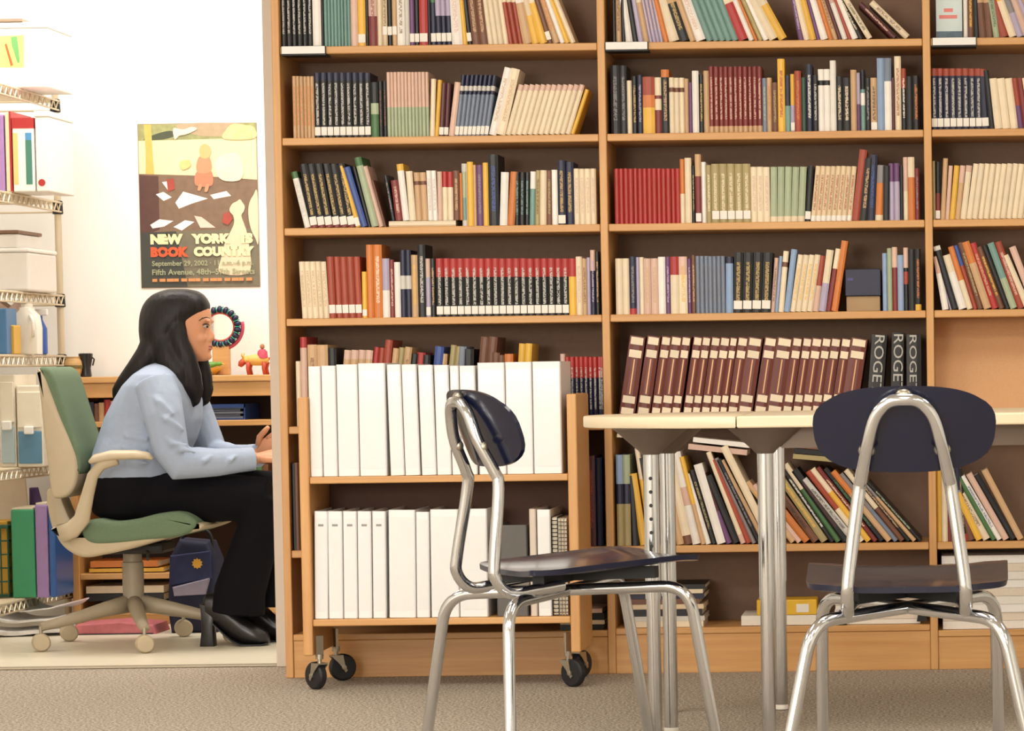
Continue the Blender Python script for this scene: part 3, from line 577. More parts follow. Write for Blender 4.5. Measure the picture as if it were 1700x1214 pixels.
for sx in (-1, 1):
    for sy, yy in ((0, .028), (1, KD-.032)):
        x = sx*(kw-PT-.012); c = MB().lathe([(.011, .098), (.011, .085), (.006, .085), (.006, .07)], 12, c=(0, 0, 0)); 
        c.rbox(-.004, .004, -.012, .012, .092, .15, .001)
        c.prism([(-.016, .07), (.016, .07), (.022, .04), (.028, .03), (.022, .024), (.004, .05)], -.017, -.014).prism([(-.016, .07), (.016, .07), (.022, .04), (.028, .03), (.022, .024), (.004, .05)], .014, .017).box(-.016, .016, -.017, .017, .07, .074)
        co = c.build('caster', STEEL, ck, loc=(x, yy, 0)); co.rotation_euler = (0, 0, (2.4, .5, -.6, 1.1)[(sx+1)+sy])
        MB().lathe([(.012, -.013), (.034, -.012), (.0385, -.007), (.0385, .007), (.034, .012), (.012, .013)], 24, c=(.018, 0, .0385), axis='y').build('wheel', BLACK, co, smooth='S')
        MB().lathe([(.004, -.019), (.007, -.0185), (.007, .0185), (.004, .019)], 12, c=(.018, 0, .0385), axis='y').build('axle', STEEL, co)
BINDM = mat('white_vinyl', (238, 236, 234), .35, var=.015); BPAPER = mat('binder_paper', (232, 228, 220), .8, var=.1, scale=500); RINGM = CHROME
BINDERS = []
def binder(l, r, ytop, z, tilt, Y, mt=BINDM, label='', name='ring_binder', cat='binder', h=None, hole=False, dots=0):
    by = PX((P(l, 700, Y).x, Y, z))[1]; x0, x1 = P(l, by, Y).x, P(r, by, Y).x; h = (by-ytop)*Y/F; w = x1-x0-.0015; a = math.atan2(tilt, by-ytop); d = .24
    o = thing(name, label, cat, ((x0+x1)/2, Y, z+abs(w/2*math.sin(a))+.0006)); o.rotation_euler = (0, a, 0); t = .0028
    pr = [(-w/2, d), (-w/2, .004), (-w/2+.003, 0), (w/2-.003, 0), (w/2, .004), (w/2, d), (w/2-t, d), (w/2-t, .006), (-w/2+t, .006), (-w/2+t, d)]
    MB().prism(pr, .0, h, plane='xy', bevel=.0006, seg=1).build('cover', mt, o)
    MB().box(-w/2+t+.002, w/2-t-.002, .02, d-.012, .006, h-.012).build('paper_block', BPAPER, o)
    if mt is BINDM: MB().box(-w/2+.005, w/2-.005, -.0007, .001, .02, h-.02).build('spine_sleeve', mat('sleeve_film', (234, 234, 232), .12, var=.02), o)
    if dots: MB().box(-w*.2, w*.2, -.0012, 0, h*.86, h*.88).build('spine_print', mat('grey_print', (150, 146, 142), .6), o)
    BINDERS.append(o); return o
up = [(515,536,609,0),(536.5,561,608,0),(561.5,597,606,0),(597.5,643,604,0),(648,672,606,-3),(672.5,698,606,-3),(700,725,607,-3),(725.5,750,607,-2),(750.5,766,608,-1),(766.5,793,608,-1),(795.5,841,603,0),(841.5,886,602,0),(886.5,934,601,0)]
for i, (l, r, t, ti) in enumerate(up):
    lab = ('white ring binder at the left end of the upper cart shelf', 'slim white binder, second from end panel on upper cart shelf', 'wide white binder, third from end panel on upper cart shelf', 'very wide white binder before the dark gap, upper cart shelf')[i] if i < 4 else \
          ('slim white binder leaning just after the dark gap, upper cart shelf', 'slim white binder, second after the dark gap, upper cart shelf', 'slim white binder, third after the dark gap, upper cart shelf', 'slim white binder, fourth after the dark gap, upper cart shelf', 'narrowest white binder behind the chair back, upper cart shelf', 'white binder just before the three tallest binders, upper cart shelf', 'tall wide white binder, first of three, upper cart shelf', 'tall wide white binder, middle of three, upper cart shelf', 'tall wide white binder against end panel, upper cart shelf')[i-4]
    if i == 0: lab = 'white ring binder next to the doorway end panel, upper cart shelf'
    o = binder(l, r, t, zu, ti, KY+.02, label=lab); o['group'] = 'white binders on the upper cart shelf'
lo = [(522,545,849,3),(545.5,570,849,2),(570.5,594,849,2),(594.5,618,849,2),(619,642,849,2),(646,691,847,2),(691.5,714,850,2),(716,763,846,1),(763.5,811,845,1)]
for i, (l, r, t, ti) in enumerate(lo):
    nm = 'first second third fourth fifth sixth seventh eighth ninth'.split()[i]
    o = binder(l, r, t, zl, ti, KY+.02, dots=i < 5, label='%s white binder, %s from doorway end of lower cart shelf' % ('wide' if r-l > 40 else 'slim', nm)); o['group'] = 'white binders on the lower cart shelf'
GREYV = mat('grey_vinyl', (92, 88, 84), .5); 
binder(825, 878, 872, zl, 0, KY+.03, GREYV, 'dark grey box file behind the chair on lower cart shelf', 'box_file', 'box file')
binder(881, 893, 845, zl, 0, KY+.02, mat('pale_vinyl', (214, 198, 182), .5), 'narrow pale pink binder beside a white one, lower cart shelf')
binder(894, 917, 846, zl, 0, KY+.02, BINDM, 'white binder beside spiral notebooks on lower cart shelf')
def spiral(l, r, ytop, mt, lab):
    z = zl; Y = KY+.025; by = PX((P(l, 1000, Y).x, Y, z))[1]; x0, x1 = P(l, by, Y).x, P(r, by, Y).x; h = (by-ytop)*Y/F; w = (x1-x0)/2-.0004
    e = thing('spiral_notebook', lab, 'notebook', ((x0+x1)/2, Y, z), group='spiral notebooks on the cart'); MB().box(-w, -w+.001, .006, .2, .001, h).box(w-.001, w, .006, .2, .001, h).build('cover', mt, e)
    MB().box(-w+.001, w-.001, .01, .198, .003, h-.002).build('page_block', PAGE, e)
    cb = MB(); n = max(8, int(h/.011))
    for k in range(n):
        zz = .01+k*(h-.02)/(n-1); cb.tube([(w*1.0*math.cos(t), .007+.007*math.sin(t)-.002, zz) for t in [math.pi*2*q/8 for q in range(8)]], .0013, 5, closed=True)
    cb.build('spiral_wire', BLACK if w > .007 else CHROME, e)
spiral(918, 928, 858, cov('bk'), 'thick black spiral notebook beside the white binder')
spiral(928.5, 933, 860, cov('lg'), 'thin grey spiral notebook beside the thick black one'); spiral(933.5, 938, 860, cov('cr'), 'thin cream spiral notebook between grey and white ones'); spiral(938.5, 943, 860, cov('wh'), 'thin white spiral notebook against the cart end panel')

# ------------------------------------------------------------------ tables
TY = 7.3; TZ = .762; TT = .028
TOPM = mat('table_laminate', (232, 214, 182), .35, var=.03, scale=60); APRON = mat('table_steel_mount', (120, 104, 92), .45, .3, var=.06)
XS = P(1222, 700, TY).x
def table_leg(par, x, y, holes=True):
    l = MB().lathe([(.0185, .33), (.0185, TZ-TT-.002)], 18).build('leg', CHROME, par, smooth='S', loc=(x, y, 0))
    MB().lathe([(.0165, .012), (.0165, .335)], 18).build('inner_leg', CHROME, l, smooth='S')
    MB().lathe([(.012, 0), (.018, .002), (.018, .012), (.0165, .014)], 16).build('glide', mat('glide_nylon', (216, 208, 196), .4), l, smooth='S')
    if holes:
        hb = MB()
        for k in range(9): hb.lathe([(.0045, -.0192), (.0045, -.017)], 10, c=(0, 0, .36+k*.032), axis='y')
        hb.build('height_hole', BLACK, l)
    MB().lathe([(.021, TZ-TT-.062), (.03, TZ-TT-.052), (.085, TZ-TT-.004), (.09, TZ-TT-.0006)], 24).build('leg_mount', APRON, l, smooth='S')
rt = thing('rectangular_table', 'long rectangular school table with cream top and chrome legs behind the chair', 'table', (XS, TY, 0))
MB().prism([(.0015, 0), (1.52, 0), (1.52, .79), (.0015, .79)], TZ-TT, TZ, plane='xy', bevel=.004).build('tabletop', TOPM, rt)
for x in (.06, 1.46):
    for y in (.1, .7): table_leg(rt, x, y, False)
MB().box(.1, 1.42, .1, .12, TZ-TT-.05, TZ-TT).box(.1, 1.42, .68, .7, TZ-TT-.05, TZ-TT).build('apron_rail', APRON, rt)
ht = thing('half_round_table', 'half-round end table with cream top butted against the rectangular table', 'table', (XS, TY, 0))
R_ = .395
MB().prism([(-.0015, 0)]+[(-.0015-R_*math.sin(a), .395-R_*math.cos(a)) for a in [math.pi*i/28 for i in range(1, 28)]]+[(-.0015, .79)], TZ-TT, TZ, plane='xy', bevel=.004).build('tabletop', TOPM, ht, smooth='S')
la = P(1084, 1000, 7.42).x-XS; lb = P(1110, 1000, 7.5).x-XS; lc = P(1113, 1050, 7.98).x-XS
table_leg(ht, la, .13); table_leg(ht, lb, .22, False); table_leg(ht, lc, .68, False)

# ------------------------------------------------------------------ school chairs
def school_chair(label, loc, rz):
    c = thing('school_chair', label, 'chair', loc, rz, 'navy school chairs'); r = .0132
    # seat: a moulded shell, dished in the middle and rolled down at the front
    nx, ny = 26, 26
    def seat_pt(u, v):
        t = max(0, (abs(v)-.68)/.32); hw = .205*(1+.02*v)-.05*(1-math.sqrt(max(0, 1-t*t)))
        z = .450+.014*v+.006*u**4-.010*(1-u*u)*(1-v*v)-.010*max(0, (v-.6)/.4)**2
        return u*hw, v*.2+.045, z
    vs = []; fs = []
    for j in range(ny+1):
        for i in range(nx+1): vs.append(seat_pt(-1+2*i/nx, -1+2*j/ny))
    n = len(vs); vs += [(x*.985, y, z-.012) for x, y, z in vs]; id_ = lambda i, j: j*(nx+1)+i
    for j in range(ny):
        for i in range(nx):
            a, b, d, e = id_(i, j), id_(i+1, j), id_(i+1, j+1), id_(i, j+1); fs.append((a, b, d, e)); fs.append((a+n, e+n, d+n, b+n))
    rim = [id_(i, 0) for i in range(nx+1)]+[id_(nx, j) for j in range(1, ny+1)]+[id_(i, ny) for i in range(nx-1, -1, -1)]+[id_(0, j) for j in range(ny-1, 0, -1)]
    for i in range(len(rim)): a, b = rim[i], rim[(i+1) % len(rim)]; fs.append((a, a+n, b+n, b))
    MB().add(vs, fs).build('seat', NAVYPL, c, smooth='S')
    # backrest
    vs = []; fs = []; N, Mv = 20, 10
    for j in range(Mv+1):
        for i in range(N+1):
            u, v = -1+2*i/N, -1+2*j/Mv; m_ = max(abs(u), abs(v)); k = 1/((abs(u)**2.9+abs(v)**2.9)**(1/2.9)) if (u or v) else 1; s = min(1, k*m_) if m_ else 1
            x = u*.179*s*(1+.05*v); zz = v*.081*s+.008*(1-u*u)*(v > 0)*v; vs.append((x, -.225-.03*(v*s)+.036*u*u*s*s, .746+zz))
    n = len(vs); vs += [(x, y+.009, z) for x, y, z in vs]; id_ = lambda i, j: j*(N+1)+i
    for j in range(Mv):
        for i in range(N):
            a, b, d, e = id_(i, j), id_(i+1, j), id_(i+1, j+1), id_(i, j+1); fs.append((a, b, d, e)); fs.append((a+n, e+n, d+n, b+n))
    rim = [id_(i, 0) for i in range(N+1)]+[id_(N, j) for j in range(1, Mv+1)]+[id_(i, Mv) for i in range(N-1, -1, -1)]+[id_(0, j) for j in range(Mv-1, 0, -1)]
    for i in range(len(rim)): a, b = rim[i], rim[(i+1) % len(rim)]; fs.append((a, a+n, b+n, b))
    MB().add(vs, fs).build('backrest', NAVYPL, c, smooth='S')
    # back frame: one arched tube running down and forward under the seat
    half = [(.0, -.262, .808), (.03, -.259, .803), (.056, -.252, .775), (.072, -.238, .72), (.086, -.208, .655), (.092, -.202, .62), (.112, -.222, .47), (.116, -.222, .425), (.116, -.19, .392), (.112, -.13, .396), (.10, -.06, .403)]
    half = [Vector(p) for p in half]; sm = []
    for i in range(len(half)-1):
        p0 = half[max(i-1, 0)] if i else Vector((-half[1].x, half[1].y, half[1].z)); p1, p2 = half[i], half[i+1]; p3 = half[min(i+2, len(half)-1)]
        for k in range(5):
            t = k/5; sm.append(.5*((2*p1)+(p2-p0)*t+(2*p0-5*p1+4*p2-p3)*t*t+(3*p1-p0-3*p2+p3)*t**3))
    sm.append(half[-1]); full = [Vector((-p.x, p.y, p.z)) for p in reversed(sm[1:])]+sm
    bf = MB().tube(full, r, 12).build('back_frame', CHROME, c, smooth='S')
    for x, y, z in ((0, -.262, .816), (-.074, -.236, .71), (.074, -.236, .71)): MB().ell((x, y+.006, z), (.017, .012, .014), seg=8).build('rivet_cap', STEEL, bf, smooth=True)
    # two crossing leg tubes
    for s in (-1, 1):
        RX, FX = s*.185, -s*.182
        pts = [(RX+s*.077, -.222-.032, .008), (RX, -.222, .374), (FX, .205, .395), (FX-s*.006, .205+.068, .008)]
        leg = MB().tube(bend(pts, .062, 8), r, 12).build('leg_frame', CHROME, c, smooth='S')
        for p in (pts[0], pts[-1]): MB().lathe([(.011, 0), (.0165, .002), (.0165, .016), (.0135, .022)], 14, c=(p[0], p[1], 0)).build('glide', STEEL, leg, smooth='S')
        a, b = Vector((RX*.58, -.12, .401)), Vector((FX*.75, .15, .412)); d = (b-a).normalized(); w = Vector((d.y, -d.x, 0))*.014
        MB().add([a-w, a+w, b+w, b-w, a-w+Vector((0, 0, .026)), a+w+Vector((0, 0, .026)), b+w+Vector((0, 0, .026)), b-w+Vector((0, 0, .026))], [(0,3,2,1),(4,5,6,7),(0,1,5,4),(1,2,6,5),(2,3,7,6),(3,0,4,7)]).build('seat_support', BLACK, c)
    return c
school_chair('navy moulded school chair turned square to the table, seen from behind', (P(1507, 1000, 6.37).x, 6.37, 0), 0)
school_chair('navy moulded school chair turned sideways in front of the book cart', (-.822, 7.0, 0), math.radians(29.5-90))

# ------------------------------------------------------------------ office: low bookcase
LY = 11.0; LD = .32
lx0 = P(112, 640, LY).x; lx1 = -1.2; lw = lx1-lx0; lh = P(300, 624, LY).z
lowc = thing('low_bookcase', 'low oak bookcase with open shelves along the office back wall', 'bookcase', (lx0, LY, 0)); lz = [.055, P(250, 952, LY).z, .43, P(420, 697, LY).z]
for x in (0, lw-.025): MB().rbox(x, x+.025, 0, LD, 0, lh-.022, .002, seg=1).build('side_panel', OAKZ, lowc)
MB().rbox(-.006, lw+.006, -.008, LD, lh-.022, lh, .003).build('top_board', OAKX, lowc)
MB().rbox(.0255, lw-.0255, .004, .022, P(300, 659, LY).z, lh-.0225, .002, seg=1).build('apron', OAKX, lowc)
for z in lz: MB().rbox(.0255, lw-.0255, .004, LD-.012, z-.02, z, .002, seg=1).build('shelf', OAKX, lowc)
MB().box(.0255, lw-.0255, .02, .035, 0, lz[0]-.0205).build('kick_board', OAKX, lowc)
MB().box(.0255, lw-.0255, LD-.011, LD-.004, .03, lh-.023).build('back_panel', mat('dark_back', (70, 52, 42), .8), lowc)
def low_row(z, px, items, d=.16):
    Y = LY+.03
    for (w, hpx, col, lab) in items:
        a, b = P(px, 700, Y).x, P(px+w, 700, Y).x; h = hpx*Y/F
        o = book(round(b-a-.0008, 4), round(h, 3), d, col, {}, ((a+b)/2, Y, z+.0003), (0, 0, 0), 'hardcover_book'); tag(o, lab, 'hardcover', 'books in the low bookcase'); px += w
Z4 = lz[3]
low_row(Z4, 137, [(9, 34, 'br', 'brown book near the end of the low bookcase behind the green chair'), (10, 32, 'nv', 'dark navy book between brown ones in the low bookcase'), (8, 30, 'br', 'short brown book beside navy one in the low bookcase'), (9, 31, 'tn', 'tan book beside red one in the low bookcase'), (11, 36, 'rd', 'red book in the low bookcase behind the blue shirt'), (10, 34, 'pk', 'pink book beside red one in the low bookcase')])
low_row(lz[2], 352, [(9, 52, 'bk', 'black book on the middle shelf of the low bookcase'), (9, 58, 'ye', 'yellow book on the middle shelf of the low bookcase'), (8, 62, 'wh', 'white book beside yellow on the middle low shelf'), (9, 56, 'pu', 'purple book on the middle shelf of the low bookcase'), (9, 60, 'bl', 'blue book on the middle shelf of the low bookcase'), (10, 58, 'og', 'orange book on the middle shelf of the low bookcase'), (9, 60, 'rd', 'red book on the middle shelf of the low bookcase'), (8, 62, 'lg', 'grey book by her hands on the middle low shelf'), (10, 58, 'gn', 'green book on the middle shelf behind her hands'), (10, 60, 'br', 'brown book on the middle shelf behind her hands')])
# blue wire desk tray of papers on the upper shelf
a, b = P(338, 694, LY+.03), P(407, 694, LY+.03); tr = thing('desk_tray', 'blue desk tray holding papers on the upper shelf of the low bookcase', 'tray', ((a.x+b.x)/2, LY+.03, Z4)); w = (b.x-a.x)/2; TB = mat('blue_tray', (46, 78, 150), .4)
MB().box(-w, w, 0, .24, .001, .004).box(-w, -w+.004, 0, .24, .004, .055).box(w-.004, w, 0, .24, .004, .055).box(-w, w, .236, .24, .004, .055).box(-w, w, 0, .004, .042, .055).build('tray_body', TB, tr)
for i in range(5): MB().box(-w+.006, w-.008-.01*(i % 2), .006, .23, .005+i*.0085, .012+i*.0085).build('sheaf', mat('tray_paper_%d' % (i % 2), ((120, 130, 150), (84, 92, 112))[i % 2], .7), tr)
# papers and folders on the lower shelves behind the chair
flatpile([('folder', 148, 272, 943, 949, LY+.03, .2, cm('ye'), 'yellow folder lying on the second shelf of the low bookcase', 'folder'), ('folder', 150, 262, 931, 941, LY+.03, .2, cm('og'), 'orange folder lying on the yellow folder behind the chair column', 'folder'),
 ('folder', 143, 272, 972, 984, LY+.03, .2, cm('cr'), 'cream folder lying on a dark one in the low bookcase', 'folder'), ('folder', 143, 272, 985, 997, LY+.03, .2, cm('bk'), 'black folder at the bottom of the low bookcase', 'folder')])
# things on top of the low bookcase
YT = LY+.13
c = P(365, 543, YT+.04); mr_ = .058
mi = thing('round_mirror', 'round mirror framed with dark blue beads leaning on the office wall', 'mirror', (c.x, YT+.04, lh)); cz = c.z-lh
MB().lathe([(.05, .012), (.05, .004), (.0, .004)], 28, c=(0, 0, cz), axis='y').build('mirror_glass', mat('mirror_silver', (200, 196, 190), .04, 1), mi, smooth='S')
rim = MB().tube([(.05*math.cos(t), .008, cz+.05*math.sin(t)) for t in [math.pi*2*k/32 for k in range(32)]], .006, 8, closed=True).build('inner_rim', mat('coral_paint', (186, 70, 52), .5), mi, smooth=True)
BD1, BD2 = mat('navy_bead', (30, 34, 66), .3), mat('teal_cord', (40, 140, 120), .5)
for k in range(18):
    t = 2*math.pi*(k+.5)/18; MB().ell((.062*math.cos(t), .006, cz+.062*math.sin(t)), (.0135, .012, .0105), Euler((0, -t, 0)), 8).build('bead', BD1, mi, smooth=True)
    t = 2*math.pi*k/18; MB().tube([(.053*math.cos(t), -.001, cz+.053*math.sin(t)), (.064*math.cos(t), -.006, cz+.064*math.sin(t)), (.073*math.cos(t), .002, cz+.073*math.sin(t))], .0022, 6).build('cord', BD2, mi)
MB().tube([(.078*math.cos(t), .012, cz+.078*math.sin(t)) for t in [math.radians(q) for q in range(-115, 16, 8)]], [.007]*17, 8).build('pink_edge', mat('pink_paint', (186, 70, 96), .5), mi, smooth=True)
MB().rbox(-.03, .03, 0, .03, .0005, max(.01, cz-.066), .003).build('stand', OAKX, mi)
g0 = P(348, 618, YT); gb = thing('bird_dish', 'green and yellow painted bird dish on the low bookcase', 'dish', (g0.x, YT, lh)); GRN = mat('green_paint', (96, 150, 58), .4); YEL = mat('yellow_paint', (224, 176, 70), .4)
MB().lathe([(.012, .0), (.02, .002), (.03, .014), (.045, .022), (.047, .026), (.03, .02), (.0, .012)], 20).build('bowl', YEL, gb, smooth='S')
MB().ell((-.005, 0, .036), (.034, .018, .012), Euler((0, -.1, 0)), 10).ell((.032, 0, .04), (.014, .01, .008), None, 8).build('bird_body', GRN, gb, smooth=True); MB().tube([(.04, 0, .042), (.054, 0, .038)], [.004, .001], 6).build('beak', YEL, gb)
# painted toy ox with a rider
x0 = P(428, 618, YT); ox = thing('toy_ox', 'painted toy ox carrying a small rider on the low bookcase', 'toy', (x0.x, YT, lh)); OXR, OXY = mat('ox_red', (188, 72, 46), .5, var=.3, scale=60), mat('ox_yellow', (224, 180, 96), .5, var=.2)
MB().ell((0, 0, .052), (.042, .02, .021), None, 10).tube([(-.03, 0, .056), (-.052, 0, .05)], [.014, .011], 8).build('body', OXY, ox, smooth=True)
MB().tube([(-.045, 0, .052), (-.058, 0, .04), (-.063, 0, .03)], [.012, .012, .007], 8).build('head', OXR, ox, smooth=True)
for s in (-1, 1): MB().tube([(-.048, s*.008, .06), (-.052, s*.018, .068), (-.05, s*.018, .078)], [.003, .003, .001], 6).build('horn', YEL, ox)
for x, y in ((-.03, -.012), (-.026, .012), (.026, -.012), (.032, .012)): MB().tube([(x, y, .044), (x-.003, y, .022), (x+.001, y, .0)], [.009, .006, .006], 8).build('leg', OXR, ox, smooth=True)
MB().tube([(.04, 0, .06), (.05, 0, .045), (.048, 0, .02)], [.003, .002, .003], 6).build('tail', OXR, ox)
MB().lathe([(.012, .062), (.02, .058), (.017, .082), (.009, .09)], 14).build('rider', mat('pink_dress', (190, 70, 92), .6, var=.4, scale=90), ox, loc=(.018, 0, 0), smooth='S'); MB().ell((.018, 0, .099), (.0085, .0085, .01), None, 8).build('rider_head', mat('clay_tan', (176, 120, 80), .6), ox, smooth=True)
# dark jar and wooden pot at the other end
j = P(143, 622, YT+.02); jr = thing('pottery_jar', 'tall black pottery jar at the end of the low bookcase', 'jar', (j.x, YT+.02, lh)); MB().lathe([(.016, .0), (.02, .003), (.017, .03), (.024, .07), (.025, .082), (.021, .084), (.018, .07), (0, .06)], 20).build('jar_body', mat('black_glaze', (34, 34, 40), .25), jr, smooth='S'); MB().tube([(.022, 0, .07), (.03, 0, .062), (.024, 0, .04)], .003, 6).build('handle', BLACK, jr)
j = P(122, 622, YT); pt = thing('clay_pot', 'tan banded clay pot beside the black jar on the low bookcase', 'pot', (j.x, YT, lh)); MB().lathe([(.018, 0), (.026, .01), (.032, .035), (.03, .055), (.024, .066), (.026, .072), (.02, .07), (0, .05)], 22).build('pot_body', mat('clay_buff', (200, 162, 108), .6, var=.25, scale=80), pt, smooth='S'); MB().lathe([(.0325, .03), (.033, .036), (.0322, .042)], 22).build('painted_band', mat('band_olive', (112, 96, 52), .6), pt, smooth='S')

# ------------------------------------------------------------------ poster
YP = 11.36-.004; p0, p1 = P(228, 206, YP), P(432, 476, YP); pw, ph = p1.x-p0.x, p0.z-p1.z
po = thing('poster', 'book fair poster with flying books on the office wall', 'poster', (p0.x, YP, p1.z))
MB().box(0, pw, 0, .003, 0, ph).build('sheet', mat('poster_ground', (146, 116, 90), .45, var=.12, scale=20), po)
def pz(py): return ph*(1-(py-206)/270)
def pxx(px): return pw*(px-228)/204
LAY = [0]
def patch(name, pts, mt):
    if any(k in name for k in ('animal', 'figure', 'bird', 'bush', 'bundle', 'foliage', 'roof')): pts = [tuple(p) for p in smoothpoly([(a, b) for a, b in pts], 5)]
    LAY[0] += 1; y = -.0002*LAY[0]; n = len(pts)
    q = [(pxx(a), pz(b)) for a, b in pts]; vs = [(a, y, b) for a, b in q]+[(a, .0002, b) for a, b in q]
    return MB().add(vs, [tuple(range(n)), tuple(reversed(range(n, 2*n)))]+[(i, (i+1) % n, n+(i+1) % n, n+i) for i in range(n)]).build(name, mt, po)
pm = lambda n, c, v=.15: mat('print_'+n, c, .45, var=v, scale=40)
patch('printed_sky', [(229, 207), (431, 207), (431, 232), (229, 234)], pm('foliage', (150, 150, 100), .5))
patch('printed_dark_foliage', [(238, 232), (262, 222), (286, 218), (292, 226), (270, 232)], pm('shadow_green', (70, 76, 56)))
patch('printed_roof', [(300, 207), (400, 207), (404, 222), (352, 228), (310, 220)], pm('stone_brown', (176, 152, 122)))
patch('printed_meadow', [(229, 234), (431, 231), (431, 300), (330, 292), (229, 288)], pm('meadow', (226, 212, 168), .12))
patch('printed_trunk', [(239, 207), (251, 207), (253, 250), (255, 292), (240, 292), (241, 250)], pm('trunk', (226, 176, 90)))
patch('printed_ground', [(229, 288), (330, 292), (431, 300), (431, 385), (229, 392)], pm('earth', (122, 96, 76), .25))
patch('printed_shade', [(229, 290), (262, 292), (262, 380), (229, 392)], pm('earth_dark', (84, 52, 44), .25))
patch('printed_lower_field', [(229, 385), (431, 380), (431, 475), (229, 475)], pm('slate_green', (112, 104, 84), .15))
patch('printed_lower_dark', [(229, 385), (290, 383), (308, 475), (229, 475)], pm('slate_dark', (58, 60, 54), .15))
for i, pts in enumerate([[(257, 322), (270, 318), (284, 327), (270, 333)], [(290, 336), (304, 318), (346, 330), (318, 338), (296, 346)], [(350, 324), (378, 318), (386, 326), (356, 331)], [(246, 372), (262, 363), (286, 366), (270, 375), (250, 378)], [(286, 376), (306, 365), (322, 368), (300, 382)], [(322, 358), (334, 360), (358, 378), (332, 378)], [(268, 302), (284, 300), (280, 318)]]):
    patch('printed_open_book', pts, pm('page_white', (238, 232, 226), .05) if i != 5 else pm('page_pink', (226, 196, 178)))
patch('printed_book_cover', [(276, 298), (288, 296), (290, 314), (278, 318)], pm('cover_red', (160, 66, 52)))
# a plain child-like figure and a seated white animal, kept generic
patch('printed_figure_dress', [(328, 286), (352, 284), (354, 308), (326, 308)], pm('dress_red', (190, 122, 92)))
patch('printed_figure_top', [(332, 262), (350, 262), (352, 285), (329, 286)], pm('top_tan', (196, 140, 104)))
patch('printed_figure_head', [(334, 246), (344, 240), (353, 248), (350, 262), (336, 262)], pm('head_straw', (214, 176, 118)))
ANW = pm('animal_white', (224, 202, 170), .08)
patch('printed_animal', [(383, 347), (388, 339), (396, 335), (401, 332), (405, 337), (409, 344), (407, 352), (403, 359), (407, 372), (411, 384), (414, 400), (414, 452), (364, 452), (368, 424), (374, 402), (383, 386), (390, 371), (389, 359), (384, 353)], ANW)
patch('printed_animal_back', [(431, 321), (424, 326), (418, 336), (415, 350), (416, 368), (420, 384), (426, 396), (431, 402)], ANW)
patch('printed_bird', [(290, 214), (306, 216), (322, 212), (330, 216), (312, 224), (300, 226), (292, 232)], pm('bird_pale', (226, 214, 190), .1))
patch('printed_bush', [(380, 218), (392, 208), (412, 210), (428, 214), (428, 232), (376, 232)], pm('bush_straw', (222, 200, 140), .3))
patch('printed_bundle', [(366, 262), (398, 256), (408, 280), (402, 300), (372, 300), (360, 282)], pm('bundle_cream', (232, 218, 186), .25))
patch('printed_bundle_small', [(300, 270), (314, 266), (318, 276), (304, 282)], pm('bundle_tan', (222, 190, 124), .2))
patch('printed_figure_leg', [(332, 307), (337, 307), (334, 316), (329, 316)], pm('top_tan', (196, 140, 104)))
patch('printed_figure_leg', [(344, 307), (349, 307), (346, 318), (341, 318)], pm('top_tan', (196, 140, 104)))
patch('printed_small_book', [(372, 356), (382, 352), (388, 364), (380, 374), (370, 370)], pm('cover_red', (160, 66, 52)))
CREAMP, ORNG = pm('cream_ink', (240, 222, 172), .03), pm('orange_ink', (200, 84, 42), .05)
def ptext(body, px0, px1, py, hpx, mt, bold=.004):
    me = text_mesh('lettering', body, .05, mt, .0002, 'LEFT', bold); xs = [v.co.x for v in me.vertices]; ys = [v.co.y for v in me.vertices]
    LAY[0] += 1; w = pxx(px1)-pxx(px0); h = hpx*ph/270; sx = w/(max(xs)-min(xs)); sy = h/(max(ys)-min(ys))
    M = Matrix(((sx, 0, 0, pxx(px0)-min(xs)*sx), (0, 0, -1, -.0002*LAY[0]), (0, sy, 0, pz(py)-(max(ys)+min(ys))/2*sy), (0, 0, 0, 1))); me.transform(M); link('lettering', me, po)
ptext('NEW', 246, 302, 396, 17, CREAMP); ptext('YORK', 316, 384, 396, 17, CREAMP); ptext('IS', 402, 422, 396, 17, CREAMP)
ptext('BOOK', 246, 312, 417, 17, ORNG); ptext('COUNTRY', 320, 424, 417, 16, CREAMP)
SAGE = pm('sage_ink', (158, 160, 126), .05)
ptext('September 29, 2002 · 11 a.m.–6 p.m.', 248, 422, 437, 11, SAGE, .001); ptext('Fifth Avenue, 48th–57th Streets', 248, 424, 451, 11, SAGE, .001)
LAY[0] += 1
for i in range(14): patch('small_print', [(248+i*12.4, 461), (248+i*12.4+8+2*(i % 3), 461), (248+i*12.4+8+2*(i % 3), 466), (248+i*12.4, 466)], pm('orange_small', (206, 140, 84), .1))

# ------------------------------------------------------------------ wire shelving with stored things
WX = P(97, 168, 11.2).x; WY0, WY1 = 10.0, 11.22; WDp = .46
wire = thing('wire_shelving', 'cream wire shelving unit along the office side wall', 'shelving', (WX-WDp/2, (WY0+WY1)/2, 0)); WM = mat('epoxy_wire', (214, 198, 170), .4, .4, var=.05)
hx, hy = WDp/2, (WY1-WY0)/2
for sx in (-1, 1):
    for sy in (-1, 1):
        po_ = MB().lathe([(.0125, .01), (.0125, 2.05)], 14, c=(sx*(hx-.014), sy*(hy-.014), 0)).build('post', WM, wire, smooth='S')
        MB().lathe([(.016, 0), (.02, .004), (.014, .016)], 12, c=(sx*(hx-.014), sy*(hy-.014), 0)).build('foot', BLACK, po_, smooth='S')
WZ = [P(97, 168, 11.2).z, P(100, 337, 11.2).z, P(80, 492, 11.2).z, P(100, 592, 11.2).z, P(76, 770, 11.2).z, P(100, 976, 11.2).z]
